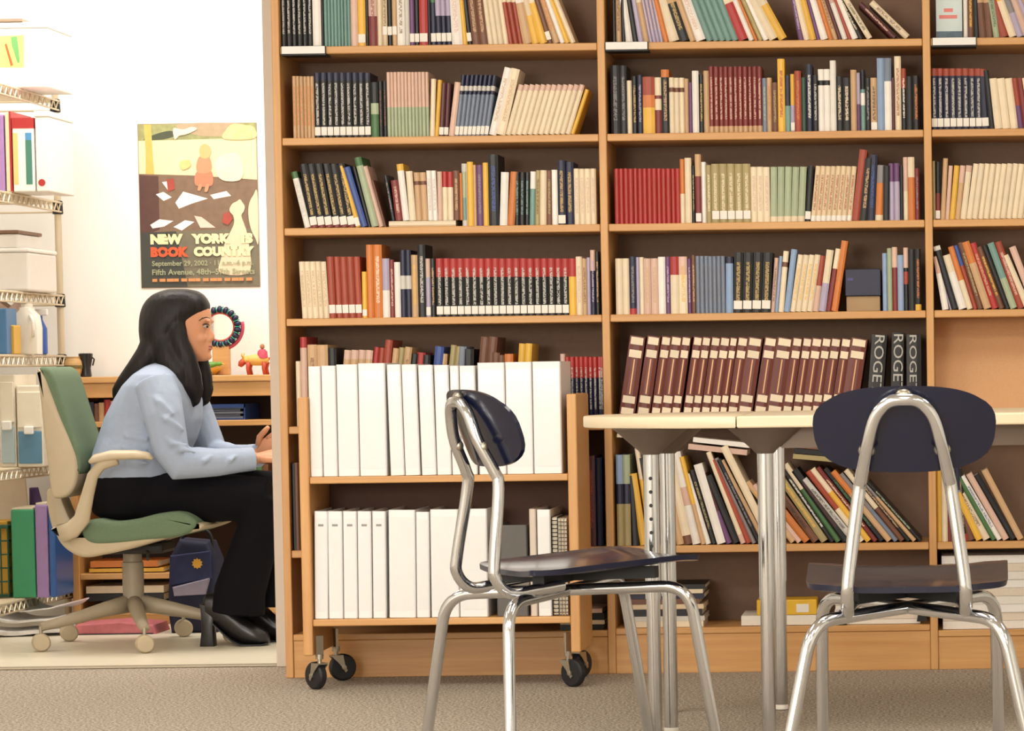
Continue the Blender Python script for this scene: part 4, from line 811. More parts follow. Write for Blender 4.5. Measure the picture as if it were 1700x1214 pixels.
for z in WZ:
    s_ = MB()
    for sx in (-1, 1):
        for dz in (0, -.032): s_.tube([(sx*hx, -hy, z+dz), (sx*hx, hy, z+dz)], .0033, 6)
        zig = []; n = 44
        for k in range(n+1): zig.append((sx*hx, -hy+2*hy*k/n, z-(0 if k % 2 else .032)))
        s_.tube(zig, .0024, 5)
    for sy in (-1, 1):
        for dz in (0, -.032): s_.tube([(-hx, sy*hy, z+dz), (hx, sy*hy, z+dz)], .0033, 6)
    so = s_.build('wire_shelf', WM, wire)
    dk = MB()
    for k in range(46): y = -hy+.01+(2*hy-.02)*k/45; dk.tube([(-hx, y, z+.0035), (hx, y, z+.0035)], .0018, 5)
    for x in (-.12, 0, .12): dk.tube([(x, -hy, z-.003), (x, hy, z-.003)], .003, 5)
    dk.build('deck_wires', WM, so)
    for sx in (-1, 1):
        for sy in (-1, 1): MB().lathe([(.0135, -.04), (.019, -.038), (.017, .006), (.0135, .008)], 12, c=(sx*(hx-.014), sy*(hy-.014), z)).build('collar', BLACK, so, smooth='S')
def on_wire(k): return WZ[k]+.006
def wbox(name, px0, px1, ytop, k, Y, d, mt, label, cat, lid=None, r=.004, lidh=.02):
    z = on_wire(k); b = P(px1, (ytop+PX((WX, Y, z))[1])/2, Y).x; a = P(px0, (ytop+PX((WX, Y, z))[1])/2, Y).x; zt = P((px0+px1)/2, ytop, Y).z
    e = thing(name, label, cat, ((a+b)/2, Y, z)); w = (b-a)/2; h = zt-z
    MB().rbox(-w, w, 0, d, 0, h-(lidh if lid else 0), r).build('body', mt, e)
    if lid: MB().rbox(-w-.003, w+.003, -.003, d+.003, h-lidh, h, min(r, lidh*.4)).build('lid', lid, e)
    return e, w, h
WB = mat('white_box', (242, 238, 230), .5, var=.03); GB = mat('lid_taupe', (150, 128, 108), .5)
e, w, h = wbox('game_box', -30, 80, 37, 0, 10.72, .3, WB, 'white game box with colourful pencil picture on the top wire shelf', 'box', WB)
MB().rbox(-w-.002, w*.25, -.005, .2, h+.001, h+.012, .001).build('top_panel', GB, e)
q = lambda px, py: (P(px, py, 10.72).x-e.location.x, P(px, py, 10.72).z-e.location.z)
def front(e, name, pts, mt, Y, t=.0008):
    qs = [(P(a, b, Y).x-e.location.x, P(a, b, Y).z-e.location.z) for a, b in pts]; n = len(qs)
    MB().add([(a, -t, b) for a, b in qs]+[(a, .002, b) for a, b in qs], [tuple(range(n)), tuple(reversed(range(n, 2*n)))]+[(i, (i+1) % n, n+(i+1) % n, n+i) for i in range(n)]).build(name, mt, e)
front(e, 'picture_panel', [(0, 60), (40, 58), (40, 112), (0, 112)], mat('yellow_print', (238, 206, 120), .5), 10.72)
front(e, 'green_shape', [(18, 62), (28, 60), (31, 80), (33, 104), (29, 104), (20, 76)], mat('green_print', (104, 164, 98), .5), 10.72, .0014); front(e, 'red_pencil', [(8, 74), (11, 72), (22, 108), (18, 110)], mat('red_print', (196, 96, 56), .5), 10.72, .0014)
MG = lambda n, c: mat('plastic_'+n, c, .4, var=.04)
wbox('magazine_file', -16, 7, 190, 1, 10.6, .24, MG('lilac', (176, 136, 196)), 'lilac magazine file on the second wire shelf', 'file box')
e, w, h = wbox('magazine_file', 9, 19, 186, 1, 10.6, .24, MG('ivory', (238, 220, 186)), 'narrow ivory magazine file with red edge on wire shelf', 'file box'); MB().box(w-.006, w+.0008, -.001, .24, .002, h+.002).build('red_edge', MG('red', (178, 44, 44)), e)
e, w, h = wbox('magazine_file', 21, 57, 196, 1, 10.6, .24, MG('white', (242, 240, 234)), 'white box file with red band and teal stripe on wire shelf', 'file box')
MB().box(-w-.0006, w+.0006, -.0008, .262, h*.86, h+.0006).build('red_band', MG('red', (178, 44, 44)), e); MB().box(w*.2, w*.78, -.0008, .002, h*.1, h*.7).build('teal_stripe', MG('teal', (70, 130, 112)), e); MB().box(w*.2, w*.78, -.0009, .002, h*.7, h*.8).build('blue_mark', MG('sky', (80, 150, 200)), e); MB().box(-w*.95, -w*.5, -.0008, .002, h*.1, h*.8).build('amber_stripe', MG('amber', (236, 204, 130)), e)
e, w, h = wbox('storage_box', 59, 82, 184, 1, 10.6, .3, WB, 'white storage box with red dot beside the red banded file', 'box', WB); MB().lathe([(.012, -.001), (.012, .002)], 16, c=(-w*.2, 0, .03), axis='y').build('red_dot', MG('red', (178, 44, 44)), e)
e, w, h = wbox('storage_bin', -40, 48, 412, 2, 10.7, .34, MG('bin', (232, 226, 218)), 'large white lidded storage bin on the third wire shelf', 'bin', MG('binlid', (244, 242, 238)), .008, .014); z_b = e.location.z+h
e2 = thing('storage_bin', 'smaller white bin with brown rim stacked on the large bin', 'bin', (e.location.x-.005, 10.73, z_b)); MB().rbox(-w*.92, w*.92-.03, 0, .28, .0005, .05, .008).build('body', MG('bin', (232, 226, 218)), e2); MB().rbox(-w*.94, w*.94-.03, -.003, .283, .05, .062, .003).build('lid', mat('lid_brown', (130, 96, 76), .5), e2)
e = thing('white_jug', 'white plastic jug with handle on the fourth wire shelf', 'jug', (P(46, 560, 10.75).x, 10.75, on_wire(3))); MB().prism([(-.042, 0), (.042, 0), (.044, .09), (.037, .132), (.018, .152), (.018, .16), (-.018, .16), (-.018, .152), (-.037, .132), (-.044, .09)], -.035, .035, bevel=.008).build('bottle', MG('jug', (240, 234, 222)), e, smooth='S'); MB().lathe([(.02, .16), (.02, .172), (.012, .174)], 14).build('cap', MG('jugcap', (230, 222, 208)), e, smooth='S'); MB().tube(bend([(.02, -.037, .132), (.034, -.05, .115), (.034, -.05, .08), (.028, -.037, .06)], .01), .006, 8).build('handle', MG('jug', (240, 234, 222)), e, smooth=True)
wbox('carton', 12, 24, 540, 3, 10.6, .08, MG('mustard', (220, 172, 72)), 'small mustard carton beside the white jug', 'box')
wbox('carton', -12, 11, 512, 3, 10.55, .12, MG('cobalt', (74, 122, 170)), 'blue carton on the fourth wire shelf', 'box')
e = thing('spray_bottle', 'blue spray bottle behind the white jug on wire shelf', 'bottle', (P(66, 560, 10.95).x, 10.95, on_wire(3))); MB().lathe([(.02, 0), (.026, .004), (.026, .09), (.012, .12), (.011, .135)], 18).build('bottle', MG('royal', (52, 88, 168)), e, smooth='S'); MB().rbox(-.012, .03, -.01, .01, .135, .158, .004).build('nozzle', MG('white', (242, 240, 234)), e)
e = thing('paper_bag', 'crumpled pink and white paper bag on the fourth wire shelf', 'bag', (P(18, 515, 10.8).x, 10.8, on_wire(3))); MB().prism([(-.05, 0), (.045, 0), (.05, .14), (.02, .185), (-.01, .16), (-.05, .19)], 0, .09, bevel=.006).build('bag_body', mat('bag_paper', (226, 200, 186), .7, var=.3, scale=25, bump=.6, bscale=30), e)
for i, (x0, x1, yt, lab) in enumerate(((0, 26, 622, 'white plastic drawer tower with pale handle on the fifth wire shelf'), (28, 71, 640, 'wide white plastic drawer box beside the drawer tower'))):
    e, w, h = wbox('drawer_box', x0, x1, yt, 4, 10.62, .26, MG('drawer', (238, 228, 208)), lab, 'drawers')
    MB().rbox(-w+.004, w-.004, -.006, .004, h*.04, h*.44, .003).build('drawer_front', mat('blue_clear', (92, 138, 168), .15, var=.2, scale=20) if i else mat('pale_clear', (176, 196, 200), .15, var=.1), e); MB().rbox(-.016, .016, -.02, -.005, h*.40, h*.5, .004).build('handle', MG('white', (242, 240, 234)), e)
    MB().rbox(-w+.004, w-.004, -.006, .004, h*.48, h*.92, .003).build('drawer_front', MG('drawer', (238, 228, 208)), e)
wbox('storage_jar', 72, 79, 700, 4, 10.9, .07, MG('deepblue', (34, 84, 132)), 'narrow deep blue container at the end of the fifth wire shelf', 'container')
e = thing('file_basket', 'dark green mesh file basket on the lowest wire shelf', 'basket', (P(-1, 900, 10.62).x, 10.62, on_wire(5))); g = MB(); GW = MG('forest', (28, 78, 58))
for k in range(6): z = .01+k*.046; g.tube([(-.07, 0, z), (.028, 0, z), (.028, .2, z), (-.07, .2, z)], .003, 5, closed=True)
for k in range(5): x = -.07+k*.0245; g.tube([(x, 0, .01), (x, 0, .24)], .003, 5); 
g.box(-.07, .028, .0, .2, .004, .008); g.rbox(-.073, .031, -.003, .203, .236, .248, .003); g.build('mesh_frame', GW, e)
MB().rbox(-.06, .02, .03, .17, .01, .26, .004).build('folder_bundle', mat('amber_card', (222, 172, 60), .6), e)
for (x0, x1, yt, c, lab, Y) in ((19, 58, 846, (62, 152, 108), 'green plastic document case standing on the lowest wire shelf', 10.62), (59, 80, 838, (160, 130, 182), 'lavender document case beside the green one', 10.62), (81, 92, 840, (52, 96, 160), 'blue document case beside the lavender one', 10.62)):
    e, w, h = wbox('document_case', x0, x1, yt, 5, Y, .22, mat('case_%d' % x0, c, .3, var=.08), lab, 'file box', r=.006); MB().box(-w+.004, w-.004, .004, .216, h, h+.006).build('paper_edge', PAGE, e)
a = P(28, 845, 10.9); e = thing('paper_sheets', 'large cream sheets leaning behind the green document case', 'paper', (a.x, 10.9, on_wire(5))); MB().prism([(-.09, 0), (.055, 0), (.03, P(28, 790, 10.9).z-on_wire(5)), (-.09, P(0, 800, 10.9).z-on_wire(5))], 0, .012, bevel=.001).build('sheet', mat('cream_sheet', (232, 212, 186), .7), e)
a = P(62, 830, 10.98); e = thing('bag_purple', 'dark purple cloth bag hanging behind the cream sheets', 'bag', (a.x, 10.98, on_wire(5))); e.name = 'cloth_bag'; MB().prism([(-.035, 0), (.03, 0), (.028, .2), (-.01, .36), (-.03, .36)], 0, .06, bevel=.01).build('bag_body', mat('purple_cloth', (84, 62, 108), .8), e)

# ------------------------------------------------------------------ floor clutter in the office
def sheet(name, px0, px1, py, Y, z, dx, dy, rz, mt, label, cat, curl=.012, t=.004):
    c = P((px0+px1)/2, py, Y); e = thing(name, label, cat, (c.x, Y, z), rz); n = 10; vs = []
    for j in range(2):
        for i in range(n+1):
            u = -1+2*i/n; zz = curl*(u*u)*(1 if j else .6)+.003*math.sin(5*u+j); vs.append((u*dx, (-1+2*j)*dy, zz))
    m_ = len(vs); vs += [(x, y, zz+t) for x, y, zz in vs]; fs = []
    for i in range(n): fs += [(i, n+1+i, n+2+i, i+1), (m_+i, m_+i+1, m_+n+2+i, m_+n+1+i)]
    ring = list(range(n+1))+list(range(2*n+1, n, -1))
    for k in range(len(ring)): a, b = ring[k], ring[(k+1) % len(ring)]; fs.append((a, b, b+m_, a+m_))
    MB().add(vs, fs).build('sheet', mt, e, smooth='S'); return e
NP = mat('newsprint', (232, 228, 224), .8, var=.25, scale=45)
sheet('newspaper', 0, 90, 1040, 10.66, .006, .16, .1, .2, NP, 'folded newspaper lying lowest in the pile by the wire shelving', 'newspaper', .02, .012)
sheet('newspaper', 10, 110, 1018, 10.68, .045, .14, .1, -.25, NP, 'white newspaper lying across the pile by the wire shelving', 'newspaper', .03, .006)
sheet('newspaper', 20, 125, 998, 10.70, .08, .12, .09, -.4, WHITE, 'bright white curled sheet on top of the newspaper pile', 'paper', .035, .004)
c = FL(170, 1056); e = thing('gift_wrap', 'pink folded wrapping paper on the office floor behind the chair', 'paper', (c.x, 10.6, 0)); MB().prism([(-.15, 0), (.17, 0), (.16, .03), (.05, .042), (-.1, .034)], 0, .2, bevel=.004).build('folded_sheets', mat('pink_wrap', (196, 110, 118), .6, var=.3, scale=30), e)
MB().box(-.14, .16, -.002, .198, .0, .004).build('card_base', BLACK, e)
# backpack
bx = P(318, 990, 10.62); e = thing('backpack', 'navy backpack with a yellow sun print standing behind her legs', 'backpack', (bx.x, 10.62, 0))
BPN = mat('navy_canvas', (30, 32, 58), .8, var=.3, scale=14)
zt = P(318, 900, 10.62).z; MB().prism([(-.075, .0), (.08, .0), (.088, .08), (.085, zt*.8), (.06, zt), (-.04, zt+.01), (-.075, zt*.82), (-.085, .08)], 0, .14, bevel=.02, seg=3).build('bag_body', BPN, e, smooth='S')
z1 = P(320, 965, 10.6).z; z2 = P(320, 990, 10.6).z
MB().prism([(-.055, z2), (.05, z2+.005), (.066, z1+.01), (-.06, z1-.02)], -.02, .01, bevel=.004).build('front_pocket', mat('cloud_canvas', (150, 140, 158), .8, var=.3, scale=25), e)
MB().prism([(-.07, z1-.016), (.07, z1+.008), (.07, zt-.03), (-.066, zt-.045)], -.016, .01, bevel=.004).build('printed_flap', mat('night_sky_print', (38, 44, 84), .7, var=.6, scale=35), e)
sc = P(327, 936, 10.6); sx, sz = sc.x-bx.x, sc.z
pts = []
for k in range(20): rr = .019 if k % 2 else .014; pts.append((sx+rr*math.cos(math.pi*k/10), sz+rr*math.sin(math.pi*k/10)))
MB().prism(pts, -.0175, -.015).build('sun_print', mat('sun_yellow', (226, 168, 60), .6), e)
MB().tube(bend([(-.05, .04, zt-.02), (-.02, .04, zt+.05), (.06, .04, zt+.04), (.07, .04, zt-.04)], .04), .006, 8).build('strap', BLACK, e, smooth=True)

# ------------------------------------------------------------------ office chair
QY = 10.18
def Q(px, py, dy=0.0): return P(px, py, QY+dy)
co_ = Q(222, 1000); OC = Vector((co_.x, QY, 0))
oc = thing('office_chair', 'green upholstered office chair with beige shell and five casters', 'chair', OC)
GREENF = mat('green_upholstery', (100, 120, 94), .85, var=.12, scale=120, bump=.25, bscale=400)
def prof(pts, hw=0.0): return [((Q(a, b, -hw)-OC).x, (Q(a, b, -hw)-OC).z) for a, b in pts]
def pad(name, pts, hw, mt, bevel=.02):
    return MB().prism(smoothpoly(prof(pts, hw)), -hw, hw, bevel=bevel, seg=4).build(name, mt, oc, smooth='S')
pad('back_cushion', [(64, 612), (76, 610), (88, 622), (98, 650), (110, 688), (122, 724), (132, 752), (134, 776), (128, 788), (118, 772), (106, 735), (90, 695), (77, 655), (67, 628)], .16, GREENF, .012)
pad('back_shell', [(61, 615), (72, 622), (85, 653), (100, 693), (117, 733), (128, 766), (127, 800), (115, 822), (95, 828), (85, 820), (79, 775), (72, 720), (66, 662)], .166, BEIGEPL, .012)
MB().prism(smoothpoly(prof([(84, 815), (102, 815), (118, 850), (130, 880), (120, 900), (98, 885), (88, 855)])), -.05, .05, bevel=.008).build('back_bracket', BEIGEPL, oc, smooth='S')
pad('seat_cushion', [(140, 868), (160, 862), (190, 866), (225, 862), (262, 853), (295, 850), (316, 858), (326, 874), (300, 890), (240, 898), (180, 904), (148, 902), (134, 886)], .225, GREENF, .02)
pad('seat_pan', [(88, 872), (104, 884), (140, 884), (200, 884), (262, 876), (318, 868), (338, 874), (318, 884), (270, 896), (215, 912), (170, 922), (138, 926), (112, 915), (95, 896)], .215, BEIGEPL, .016)
for s in (-1, 1):
    dy = s*.255; A = lambda a, b: Q(a, b, -.255)-OC
    ar = MB().tube([(A(a, b).x, dy, A(a, b).z) for a, b in ((100, 888), (120, 880), (136, 862), (146, 820), (154, 790), (168, 772), (195, 765))], [(.028, .016), (.028, .016), (.026, .016), (.02, .016), (.018, .016), (.018, .016), (.014, .016)], 12).build('arm_support', BEIGEPL, oc, smooth=True)
    MB().tube([(A(a, b).x, dy, A(a, b).z) for a, b in ((150, 768), (158, 762), (185, 756), (225, 755), (245, 757), (253, 762))], [(.008, .018), (.014, .026), (.016, .03), (.015, .03), (.012, .026), (.005, .016)], 14).build('arm_pad', mat('arm_pad_vinyl', (206, 190, 162), .4), oc, smooth=True)
A = lambda a, b: Q(a, b)-OC
zs = A(222, 905).z
MB().lathe([(.032, .12), (.034, .2), (.034, .27), (.03, .272), (.03, zs), (.028, zs+.01)], 22).build('gas_column', mat('column_taupe', (150, 138, 120), .45), oc, smooth='S')
MB().rbox(-.13, .12, -.09, .09, A(222, 915).z-.005, A(222, 900).z, .01).build('tilt_mechanism', BLACK, oc)
MB().tube([(.06, -.05, A(222, 912).z), (.1, -.2, A(222, 918).z), (.11, -.24, A(222, 922).z)], .005, 8).build('tilt_lever', BLACK, oc)
BASEM = mat('base_taupe', (160, 146, 124), .45, var=.04)
for k, deg in enumerate((218, 290, 2, 74, 146)):
    a = math.radians(deg); ca, sa = math.cos(a), math.sin(a); R5 = .315
    pt = lambda r, z: (r*ca, r*sa, z)
    MB().tube([pt(.02, .135), pt(.1, .122), pt(.22, .095), pt(R5, .078)], [(.03, .026), (.024, .024), (.018, .02), (.014, .016)], 12).build('base_arm', BASEM, oc, smooth=True)
    cs = MB().lathe([(.006, .05), (.006, .08)], 10, c=pt(R5, 0)).build('caster_stem', STEEL, oc)
    tx, ty = -sa, ca
    for s in (-1, 1):
        w = MB(); c3 = Vector((R5*ca, R5*sa, .029))
        w.lathe([(.004, .004), (.026, .006), (.029, .012), (.029, .018), (.024, .024), (.004, .025)], 20, axis='y')
        o = w.build('caster_wheel', BEIGEPL, cs, smooth='S', loc=c3); o.rotation_euler = (0, 0, .35+(math.pi if s < 0 else 0))

# ------------------------------------------------------------------ seated woman
SKIN = mat('skin', (208, 146, 110), .5, var=.06, scale=18); SHIRT = mat('blue_shirt', (160, 173, 196), .75, var=.05, scale=40, bump=.35, bscale=45); TROUS = mat('black_trousers', (16, 14, 19), .9, var=.15, scale=60, spec=.12)
SHOE = mat('black_leather', (26, 24, 26), .28, var=.1)
def hairmat():
    mt, nt, b = nodes('dark_hair'); L = nt.links.new
    tc = nt.nodes.new('ShaderNodeTexCoord'); mp = nt.nodes.new('ShaderNodeMapping'); mp.inputs['Scale'].default_value = (120, 120, 6); nz = nt.nodes.new('ShaderNodeTexNoise'); nz.inputs['Scale'].default_value = 1; nz.inputs['Detail'].default_value = 4
    L(tc.outputs['Object'], mp.inputs['Vector']); L(mp.outputs[0], nz.inputs['Vector']); rp = nt.nodes.new('ShaderNodeValToRGB'); rp.color_ramp.elements[0].position = .35; rp.color_ramp.elements[1].position = .75
    rp.color_ramp.elements[0].color = lin((13, 11, 12))+(1,); rp.color_ramp.elements[1].color = lin((34, 26, 25))+(1,); L(nz.outputs['Fac'], rp.inputs[0]); L(rp.outputs[0], b.inputs['Base Color'])
    bp = nt.nodes.new('ShaderNodeBump'); bp.inputs['Strength'].default_value = .5; bp.inputs['Distance'].default_value = .003; L(nz.outputs['Fac'], bp.inputs['Height']); L(bp.outputs[0], b.inputs['Normal']); b.inputs['Roughness'].default_value = .42; b.inputs['Specular IOR Level'].default_value = .25; return mt
HAIR = hairmat()
pe = thing('person', 'seated person with long dark hair in pale blue shirt and black trousers', 'person', (OC.x, QY, 0)); PO = Vector((OC.x, QY, 0))
def B(px, py, dy=0.0):
    "profile pixel on her middle plane pushed sideways by dy metres"
    p = Q(px, py, -abs(dy))-PO; return Vector((p.x, dy, p.z))
def hring(py, xb, xf, hw, n=24, pw=2.2, skew=0, dy0=0):
    a, b = B(xb, py), B(xf, py+skew); c = (a+b)/2; h = (b-a)/2; out = []
    for k in range(n):
        t = 2*math.pi*k/n; cx, sy = math.cos(t), math.sin(t); cx = math.copysign(abs(cx)**(2/pw), cx); sy = math.copysign(abs(sy)**(2/pw), sy)
        out.append((c.x+h.x*cx, dy0+hw*sy, c.z+h.z*cx))
    return out
def head_volume(g=0.0):
    m_ = MB(); rows_ = [(487, 292, 318, .022), (491, 274, 332, .044), (499, 261, 342, .058), (510, 252, 347.5, .068), (522, 248, 350, .073), (533, 247, 350, .074), (545, 249, 349, .073), (556, 254, 349, .070), (566, 264, 349.5, .065), (575, 276, 349.5, .060), (583, 288, 349, .053), (590, 300, 348.5, .043), (596, 312, 347, .030), (600, 322, 343, .016)]
    m_.rings([hring(y, b-g, f+g, w+g*.0019) for y, b, f, w in rows_]); return m_
body = head_volume()
# brow, nose, lips, chin
body.tube([B(345, 540), B(348.5, 549), B(351.3, 556.5), B(352, 560.5), B(349.5, 565)], [(.005, .006), (.007, .007), (.0095, .0095), (.0095, .0115), (.005, .009)], 12)
body.ell(B(349, 562.5, -.010), (.007, .006, .006), None, 6).ell(B(349, 562.5, .010), (.007, .006, .006), None, 6)
body.ell(B(346, 574), (.0115, .02, .006), None, 8).ell(B(345.5, 581), (.0105, .019, .006), None, 8).ell(B(345, 592), (.013, .02, .013), None, 8)
for s in (-1, 1):
    body.ell(B(333, 562, s*.036), (.02, .018, .02), None, 8)
    body.ell(B(345, 533, s*.03), (.007, .022, .006), None, 8)
    body.ell(B(291, 552, s*.074), (.013, .007, .024), Euler((0, .25, 0)), 8)
# neck and inner trunk
body.tube([B(300, 585), B(293, 602), B(284, 620), B(276, 645)], [(.052, .05), (.05, .048), (.056, .056), (.06, .07)], 16)
body.rings([hring(y, b+7, f-7, w-.018) for y, b, f, w in ((805, 160, 300, .165), (770, 158, 300, .155), (735, 166, 318, .148), (695, 178, 330, .155), (660, 196, 328, .168), (635, 212, 318, .17), (615, 236, 308, .13))])
ARM = {}
for s, pts in ((-1, [(262, 640, .15), (272, 690, .195), (287, 755, .205), (300, 768, .2), (360, 768, .15), (424, 762, .09)]), (1, [(262, 640, .15), (275, 690, .19), (300, 752, .2), (314, 762, .19), (365, 764, .1), (426, 757, .012)])):
    P3 = [B(a, b, s*d) if s < 0 or i < 5 else B(a, b, .02) for i, (a, b, d) in enumerate(pts)]; ARM[s] = P3
    body.tube(P3, [.045, .042, .036, .036, .032, .024], 14)
    # hand: palm and wrist
HANDS = []
def hand(s, wrist, palm_dir, up, curl):
    "palm plus five fingers rooted in it"
    d = palm_dir.normalized(); u = (up-d*up.dot(d)).normalized(); side = d.cross(u)
    pl = MB(); pl.tube([wrist-d*.012, wrist+d*.015, wrist+d*.045, wrist+d*.078], [(.018, .021), (.016, .027), (.0145, .037), (.011, .036)], 12, up=u)
    body.v_ = None
    body.tube([wrist-d*.012, wrist+d*.015, wrist+d*.045, wrist+d*.078], [(.018, .021), (.016, .027), (.0145, .037), (.011, .036)], 12, up=u)
    for i, (off, ln, c) in enumerate(((-.027, .060, 1.1), (-.009, .068, 1.0), (.009, .072, .95), (.027, .066, .8))):
        p = wrist+d*.072+side*off; seg = [p-d*.012, p]; ang = 0
        for k, f_ in enumerate((.45, .32, .23)):
            ang += curl*c*(.75 if k == 0 else 1.0)*.6; dd = d*math.cos(ang)-u*math.sin(ang); p = p+dd*(ln*f_); seg.append(p)
        HANDS.append((seg, [.0088, .0088, .0082, .0074, .0058]))
    p = wrist+d*.02+side*.026; dd = (d*.62+side*.62+u*.1).normalized(); d2 = (d*.95+side*.15-u*.25).normalized()
    HANDS.append(([p, p+dd*.03, p+dd*.03+d2*.03, p+dd*.03+d2*.052], [.012, .0105, .0095, .0065]))
hand(-1, ARM[-1][-1], Vector((.92, .12, .22)), Vector((-.25, -.35, .9)), .9)
hand(1, ARM[1][-1], Vector((.8, -.25, .55)), Vector((.3, .85, .3)), .55)
# legs inside the trousers
LEG = {}
for s, kn, an in ((-1, (446, 826), (392, 1003)), (1, (462, 820), (434, 998))):
    hp = B(205, 828, s*.085); k_ = B(kn[0], kn[1], s*.095); a_ = B(an[0], an[1], s*.075); LEG[s] = (hp, k_, a_)
    body.tube([hp, (hp+k_)/2, k_], [.07, .066, .05], 14); body.tube([k_, (k_+a_)/2, a_, a_+Vector((.004, 0, -.03))], [.05, .042, .033, .03], 14)
bo = remesh('body', body, SKIN, .0052, 3, pe)
hb = MB()
for seg, r in HANDS: hb.tube(bend(seg, .006, 2) if False else seg, r, 10)
ho = hb.build('fingers', SKIN, pe, smooth=True)
# join the fingers onto the body surface so that it stays one mesh
bm = bmesh.new(); bm.from_mesh(bo.data); bm.from_mesh(ho.data); bm.to_mesh(bo.data); bm.free(); bpy.data.objects.remove(ho); bo.data.shade_smooth()
# face details
WHT = mat('eye_white', (190, 176, 164), .3); IRIS = mat('iris_brown', (40, 26, 20), .25); LIP = mat('lip', (164, 84, 78), .45); BROW = mat('brow_hair', (34, 24, 22), .7)
for s in (-1, 1):
    fx = -7 if s > 0 else 0; e = MB().ell(B(341+fx, 542, s*.036), (.0095, .0105, .0058), None, 8).build('eye', WHT, pe, smooth=True); MB().ell(B(344.2+fx, 542.4, s*.0405), (.0044, .0055, .0046), None, 8).build('iris', IRIS, e, smooth=True)
    MB().tube([B(336+fx, 539.5, s*.0475), B(340+fx, 537.8, s*.0455), B(345.5+fx, 538.6, s*.037), B(348+fx, 541, s*.028)], [.001, .0017, .0017, .001], 6).build('eyelid', BROW, pe, smooth=True)
    MB().tube([B(330+fx, 533, s*.059), B(336+fx, 528.5, s*.053), B(343+fx, 527, s*.042), B(348.5+fx, 528.5, s*.022)], [.0008, .0018, .0018, .0008], 6).build('eyebrow', BROW, pe, smooth=True)
MB().ell(B(344.5, 575), (.0155, .021, .0042), None, 10).ell(B(344, 580.4), (.0145, .02, .0045), None, 10).build('lips', LIP, pe, smooth=True)
# hair: cap, long fall down the back, lock over the near shoulder
hr = MB()
hr.rings([hring(y, b, f, w) for y, b, f, w in ((480, 281, 312, .03), (483, 268, 328, .05), (489, 254, 338, .066), (498, 244, 345, .078), (507, 238, 349, .084), (515, 235, 348, .087), (523, 233, 343, .089), (531, 232, 335, .091), (539, 232, 326, .092), (548, 232, 316, .093), (560, 233, 309, .092), (576, 235, 308, .09), (592, 236, 312, .086), (606, 232, 318, .08), (616, 236, 312, .07))])
for dy in (-.048, 0, .048):
    hr.tube([B(258, 560, dy), B(246, 590, dy*1.1), B(228, 614, dy*1.2), B(208, 636, dy*1.15), B(196, 652, dy), B(189, 664, dy*.9)], [(.038, .04), (.04, .042), (.034, .038), (.026, .03), (.018, .024), (.005, .008)], 12)
for s in (-1, 1):
    hr.tube([B(292, 530, s*.062), B(298, 566, s*.078), B(309, 598, s*.078), B(318, 625, s*.074), B(324, 650, s*.07), B(323, 668, s*.066), B(318, 678, s*.062)], [(.02, .03), (.022, .03), (.026, .036), (.026, .034), (.022, .028), (.014, .018), (.003, .004)], 12)
    hr.tube([B(270, 560, s*.07), B(278, 595, s*.08), B(296, 620, s*.085), B(310, 645, s*.08), B(318, 662, s*.075)], [(.02, .04), (.026, .04), (.026, .036), (.018, .026), (.006, .01)], 12)
remesh('hair', hr, HAIR, .0055, 8, pe)
# shirt
sh = MB()
sh.rings([hring(y, b, f, w) for y, b, f, w in ((796, 156, 302, .172), (778, 154, 304, .17), (755, 156, 312, .162), (725, 166, 326, .158), (695, 176, 334, .163), (665, 192, 333, .175), (640, 208, 324, .182), (622, 226, 314, .17), (608, 243, 304, .115), (600, 256, 300, .068))])
for s in (-1, 1):
    p3 = ARM[s]; q = [p3[0]+Vector((-.01, 0, .01)), p3[0]*.5+p3[1]*.5, p3[1], p3[2]+Vector((-.004, 0, .008)), p3[3]+Vector((-.006, 0, -.004)), p3[3]*.5+p3[4]*.5, p3[4], p3[4]*.35+p3[5]*.65, p3[5]*.93+p3[4]*.07]
    sh.tube(q, [.062, .066, .063, .056, .055, .05, .045, .039, .037], 16)
for pts, r in (([(246, 645, .2), (264, 668, .236), (288, 688, .24)], .012), ([(250, 674, .22), (276, 697, .25), (306, 714, .225)], .012), ([(266, 716, .24), (286, 738, .255), (312, 738, .235)], .011), ([(282, 754, .235), (300, 746, .25), (328, 752, .225)], .01), ([(322, 776, .2), (340, 766, .213), (352, 756, .19)], .009), ([(372, 774, .165), (384, 764, .174), (392, 756, .155)], .008),
               ([(196, 690, .1), (215, 704, .142), (240, 712, .15)], .012), ([(188, 712, .1), (212, 724, .145), (246, 730, .152)], .012), ([(180, 742, .1), (208, 744, .148), (246, 752, .158)], .012), ([(176, 764, .1), (210, 764, .152), (246, 770, .162)], .011), ([(222, 650, .12), (232, 672, .158), (240, 700, .158)], .012)):
    sh.tube([B(a, b, -dy-.008) for a, b, dy in pts], [(r*.4, r*.4), (r, r), (r*.4, r*.4)], 10)
so = remesh('shirt', sh, SHIRT, .0058, 2, pe)
for s in (-1, 1):
    a_, b_ = ARM[s][4], ARM[s][5]; d = (b_-a_).normalized(); MB().tube([b_-d*.052, b_-d*.05, b_-d*.008, b_-d*.006], [.034, .0395, .038, .033], 16).build('cuff', SHIRT, so, smooth='S')
MB().tube([B(262, 606, -.075), B(278, 612, -.085), B(298, 616, -.072), B(312, 632, -.045), B(320, 652, -.02)], [(.006, .014), (.008, .018), (.008, .02), (.006, .018), (.003, .006)], 10).tube([B(262, 606, .075), B(278, 612, .085), B(298, 616, .072), B(312, 632, .045), B(320, 652, .02)], [(.006, .014), (.008, .018), (.008, .02), (.006, .018), (.003, .006)], 10).build('collar', SHIRT, so, smooth=True)
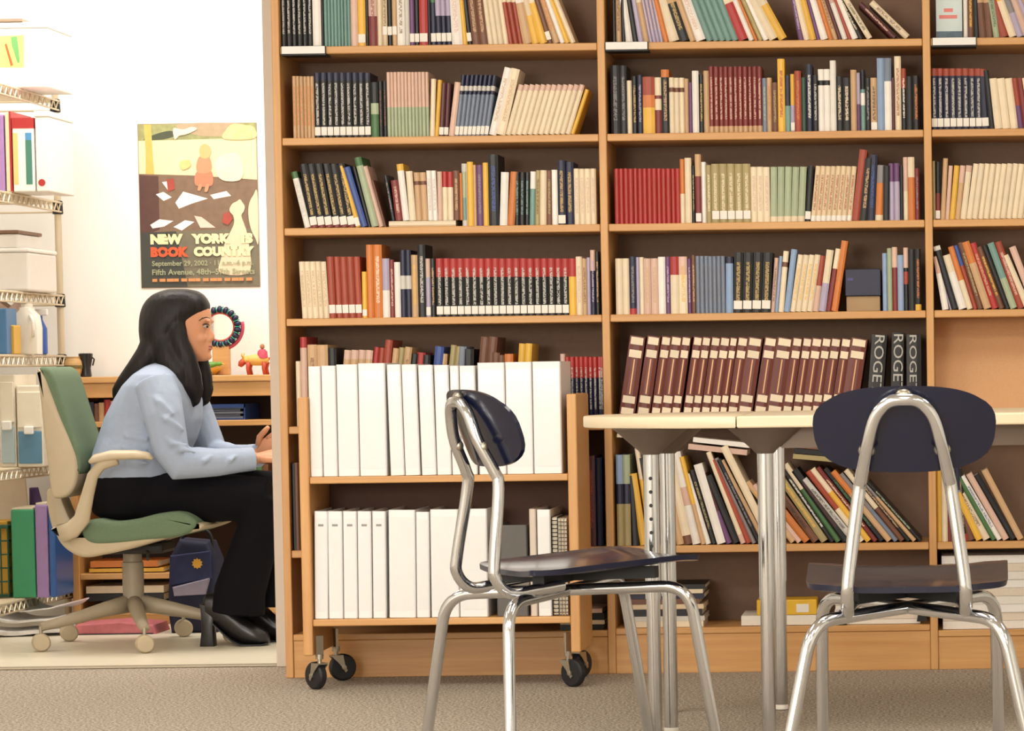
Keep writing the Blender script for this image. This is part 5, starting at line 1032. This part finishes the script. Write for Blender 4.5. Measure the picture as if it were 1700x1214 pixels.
# fold creases on the sleeve and side as raised ridges come from the bump; a few larger folds are modelled
# trousers
tr_ = MB()
tr_.rings([hring(y, b, f, w) for y, b, f, w in ((772, 166, 292, .15), (785, 158, 302, .168), (805, 152, 305, .182), (830, 152, 300, .188), (850, 160, 280, .18), (860, 175, 262, .15))])
for s in (-1, 1):
    hp, k_, a_ = LEG[s]; tr_.tube([hp+Vector((-.03, 0, -.005)), hp, hp*.6+k_*.4, hp*.25+k_*.75, k_+Vector((.004, 0, 0))], [.07, .084, .083, .076, .064], 18)
    tr_.tube([k_+Vector((-.012, 0, .006)), k_*.7+a_*.3, k_*.4+a_*.6, k_*.12+a_*.88, a_+Vector((.006, 0, -.03))], [.064, .07, .076, .082, .086], 18)
remesh('trousers', tr_, TROUS, .0075, 3, pe)
# heeled shoes
for s, (ox_, oy_) in ((-1, (0, 0)), (1, (32, -9))):
    sd = s*.075 if s > 0 else -.075
    def C(a, b, dy=0): return B(a+ox_, b+oy_, sd+dy)
    fl = -C(345, 1071).z
    def G(a, b, dy=0): p = C(a, b, dy); return Vector((p.x, p.y, max(p.z+fl, .0)))
    so_ = MB(); so_.rings([[G(x, z0+(z1-z0)*.5)+Vector((0, hw*math.cos(t), (G(x, z0).z-G(x, z1).z)/2*math.sin(t))) for t in [2*math.pi*k/16 for k in range(16)]] for x, z0, z1, hw in
        ((338, 992, 1020, .012), (343, 984, 1026, .026), (356, 982, 1034, .031), (372, 990, 1048, .031), (388, 1004, 1060, .033), (405, 1022, 1068, .038), (422, 1034, 1070, .04), (436, 1042, 1070, .036), (444, 1048, 1068, .026), (448, 1056, 1066, .01))])
    ob = so_.build('shoe', SHOE, pe, smooth='S')
    hl = prof([(0, 0)])[0]
    hx_ = [G(334, 1000), G(359, 1006), G(356, 1040), G(358, 1071), G(334, 1071), G(337, 1040)]
    MB().prism([(p.x, p.z) for p in hx_], sd-.024, sd+.024, bevel=.005).build('heel', SHOE, ob, smooth='S')
    MB().rings([[Vector((G(x, z).x, sd+yy*hw, max(G(x, z).z+dz, 0))) for yy, dz in ((-1, 0), (1, 0), (1, .006), (-1, .006))] for x, z, hw in ((356, 1034, .03), (372, 1050, .03), (388, 1063, .033), (404, 1071, .039), (424, 1071, .041), (438, 1071, .036), (447, 1067, .022))]).build('sole', BLACK, ob)
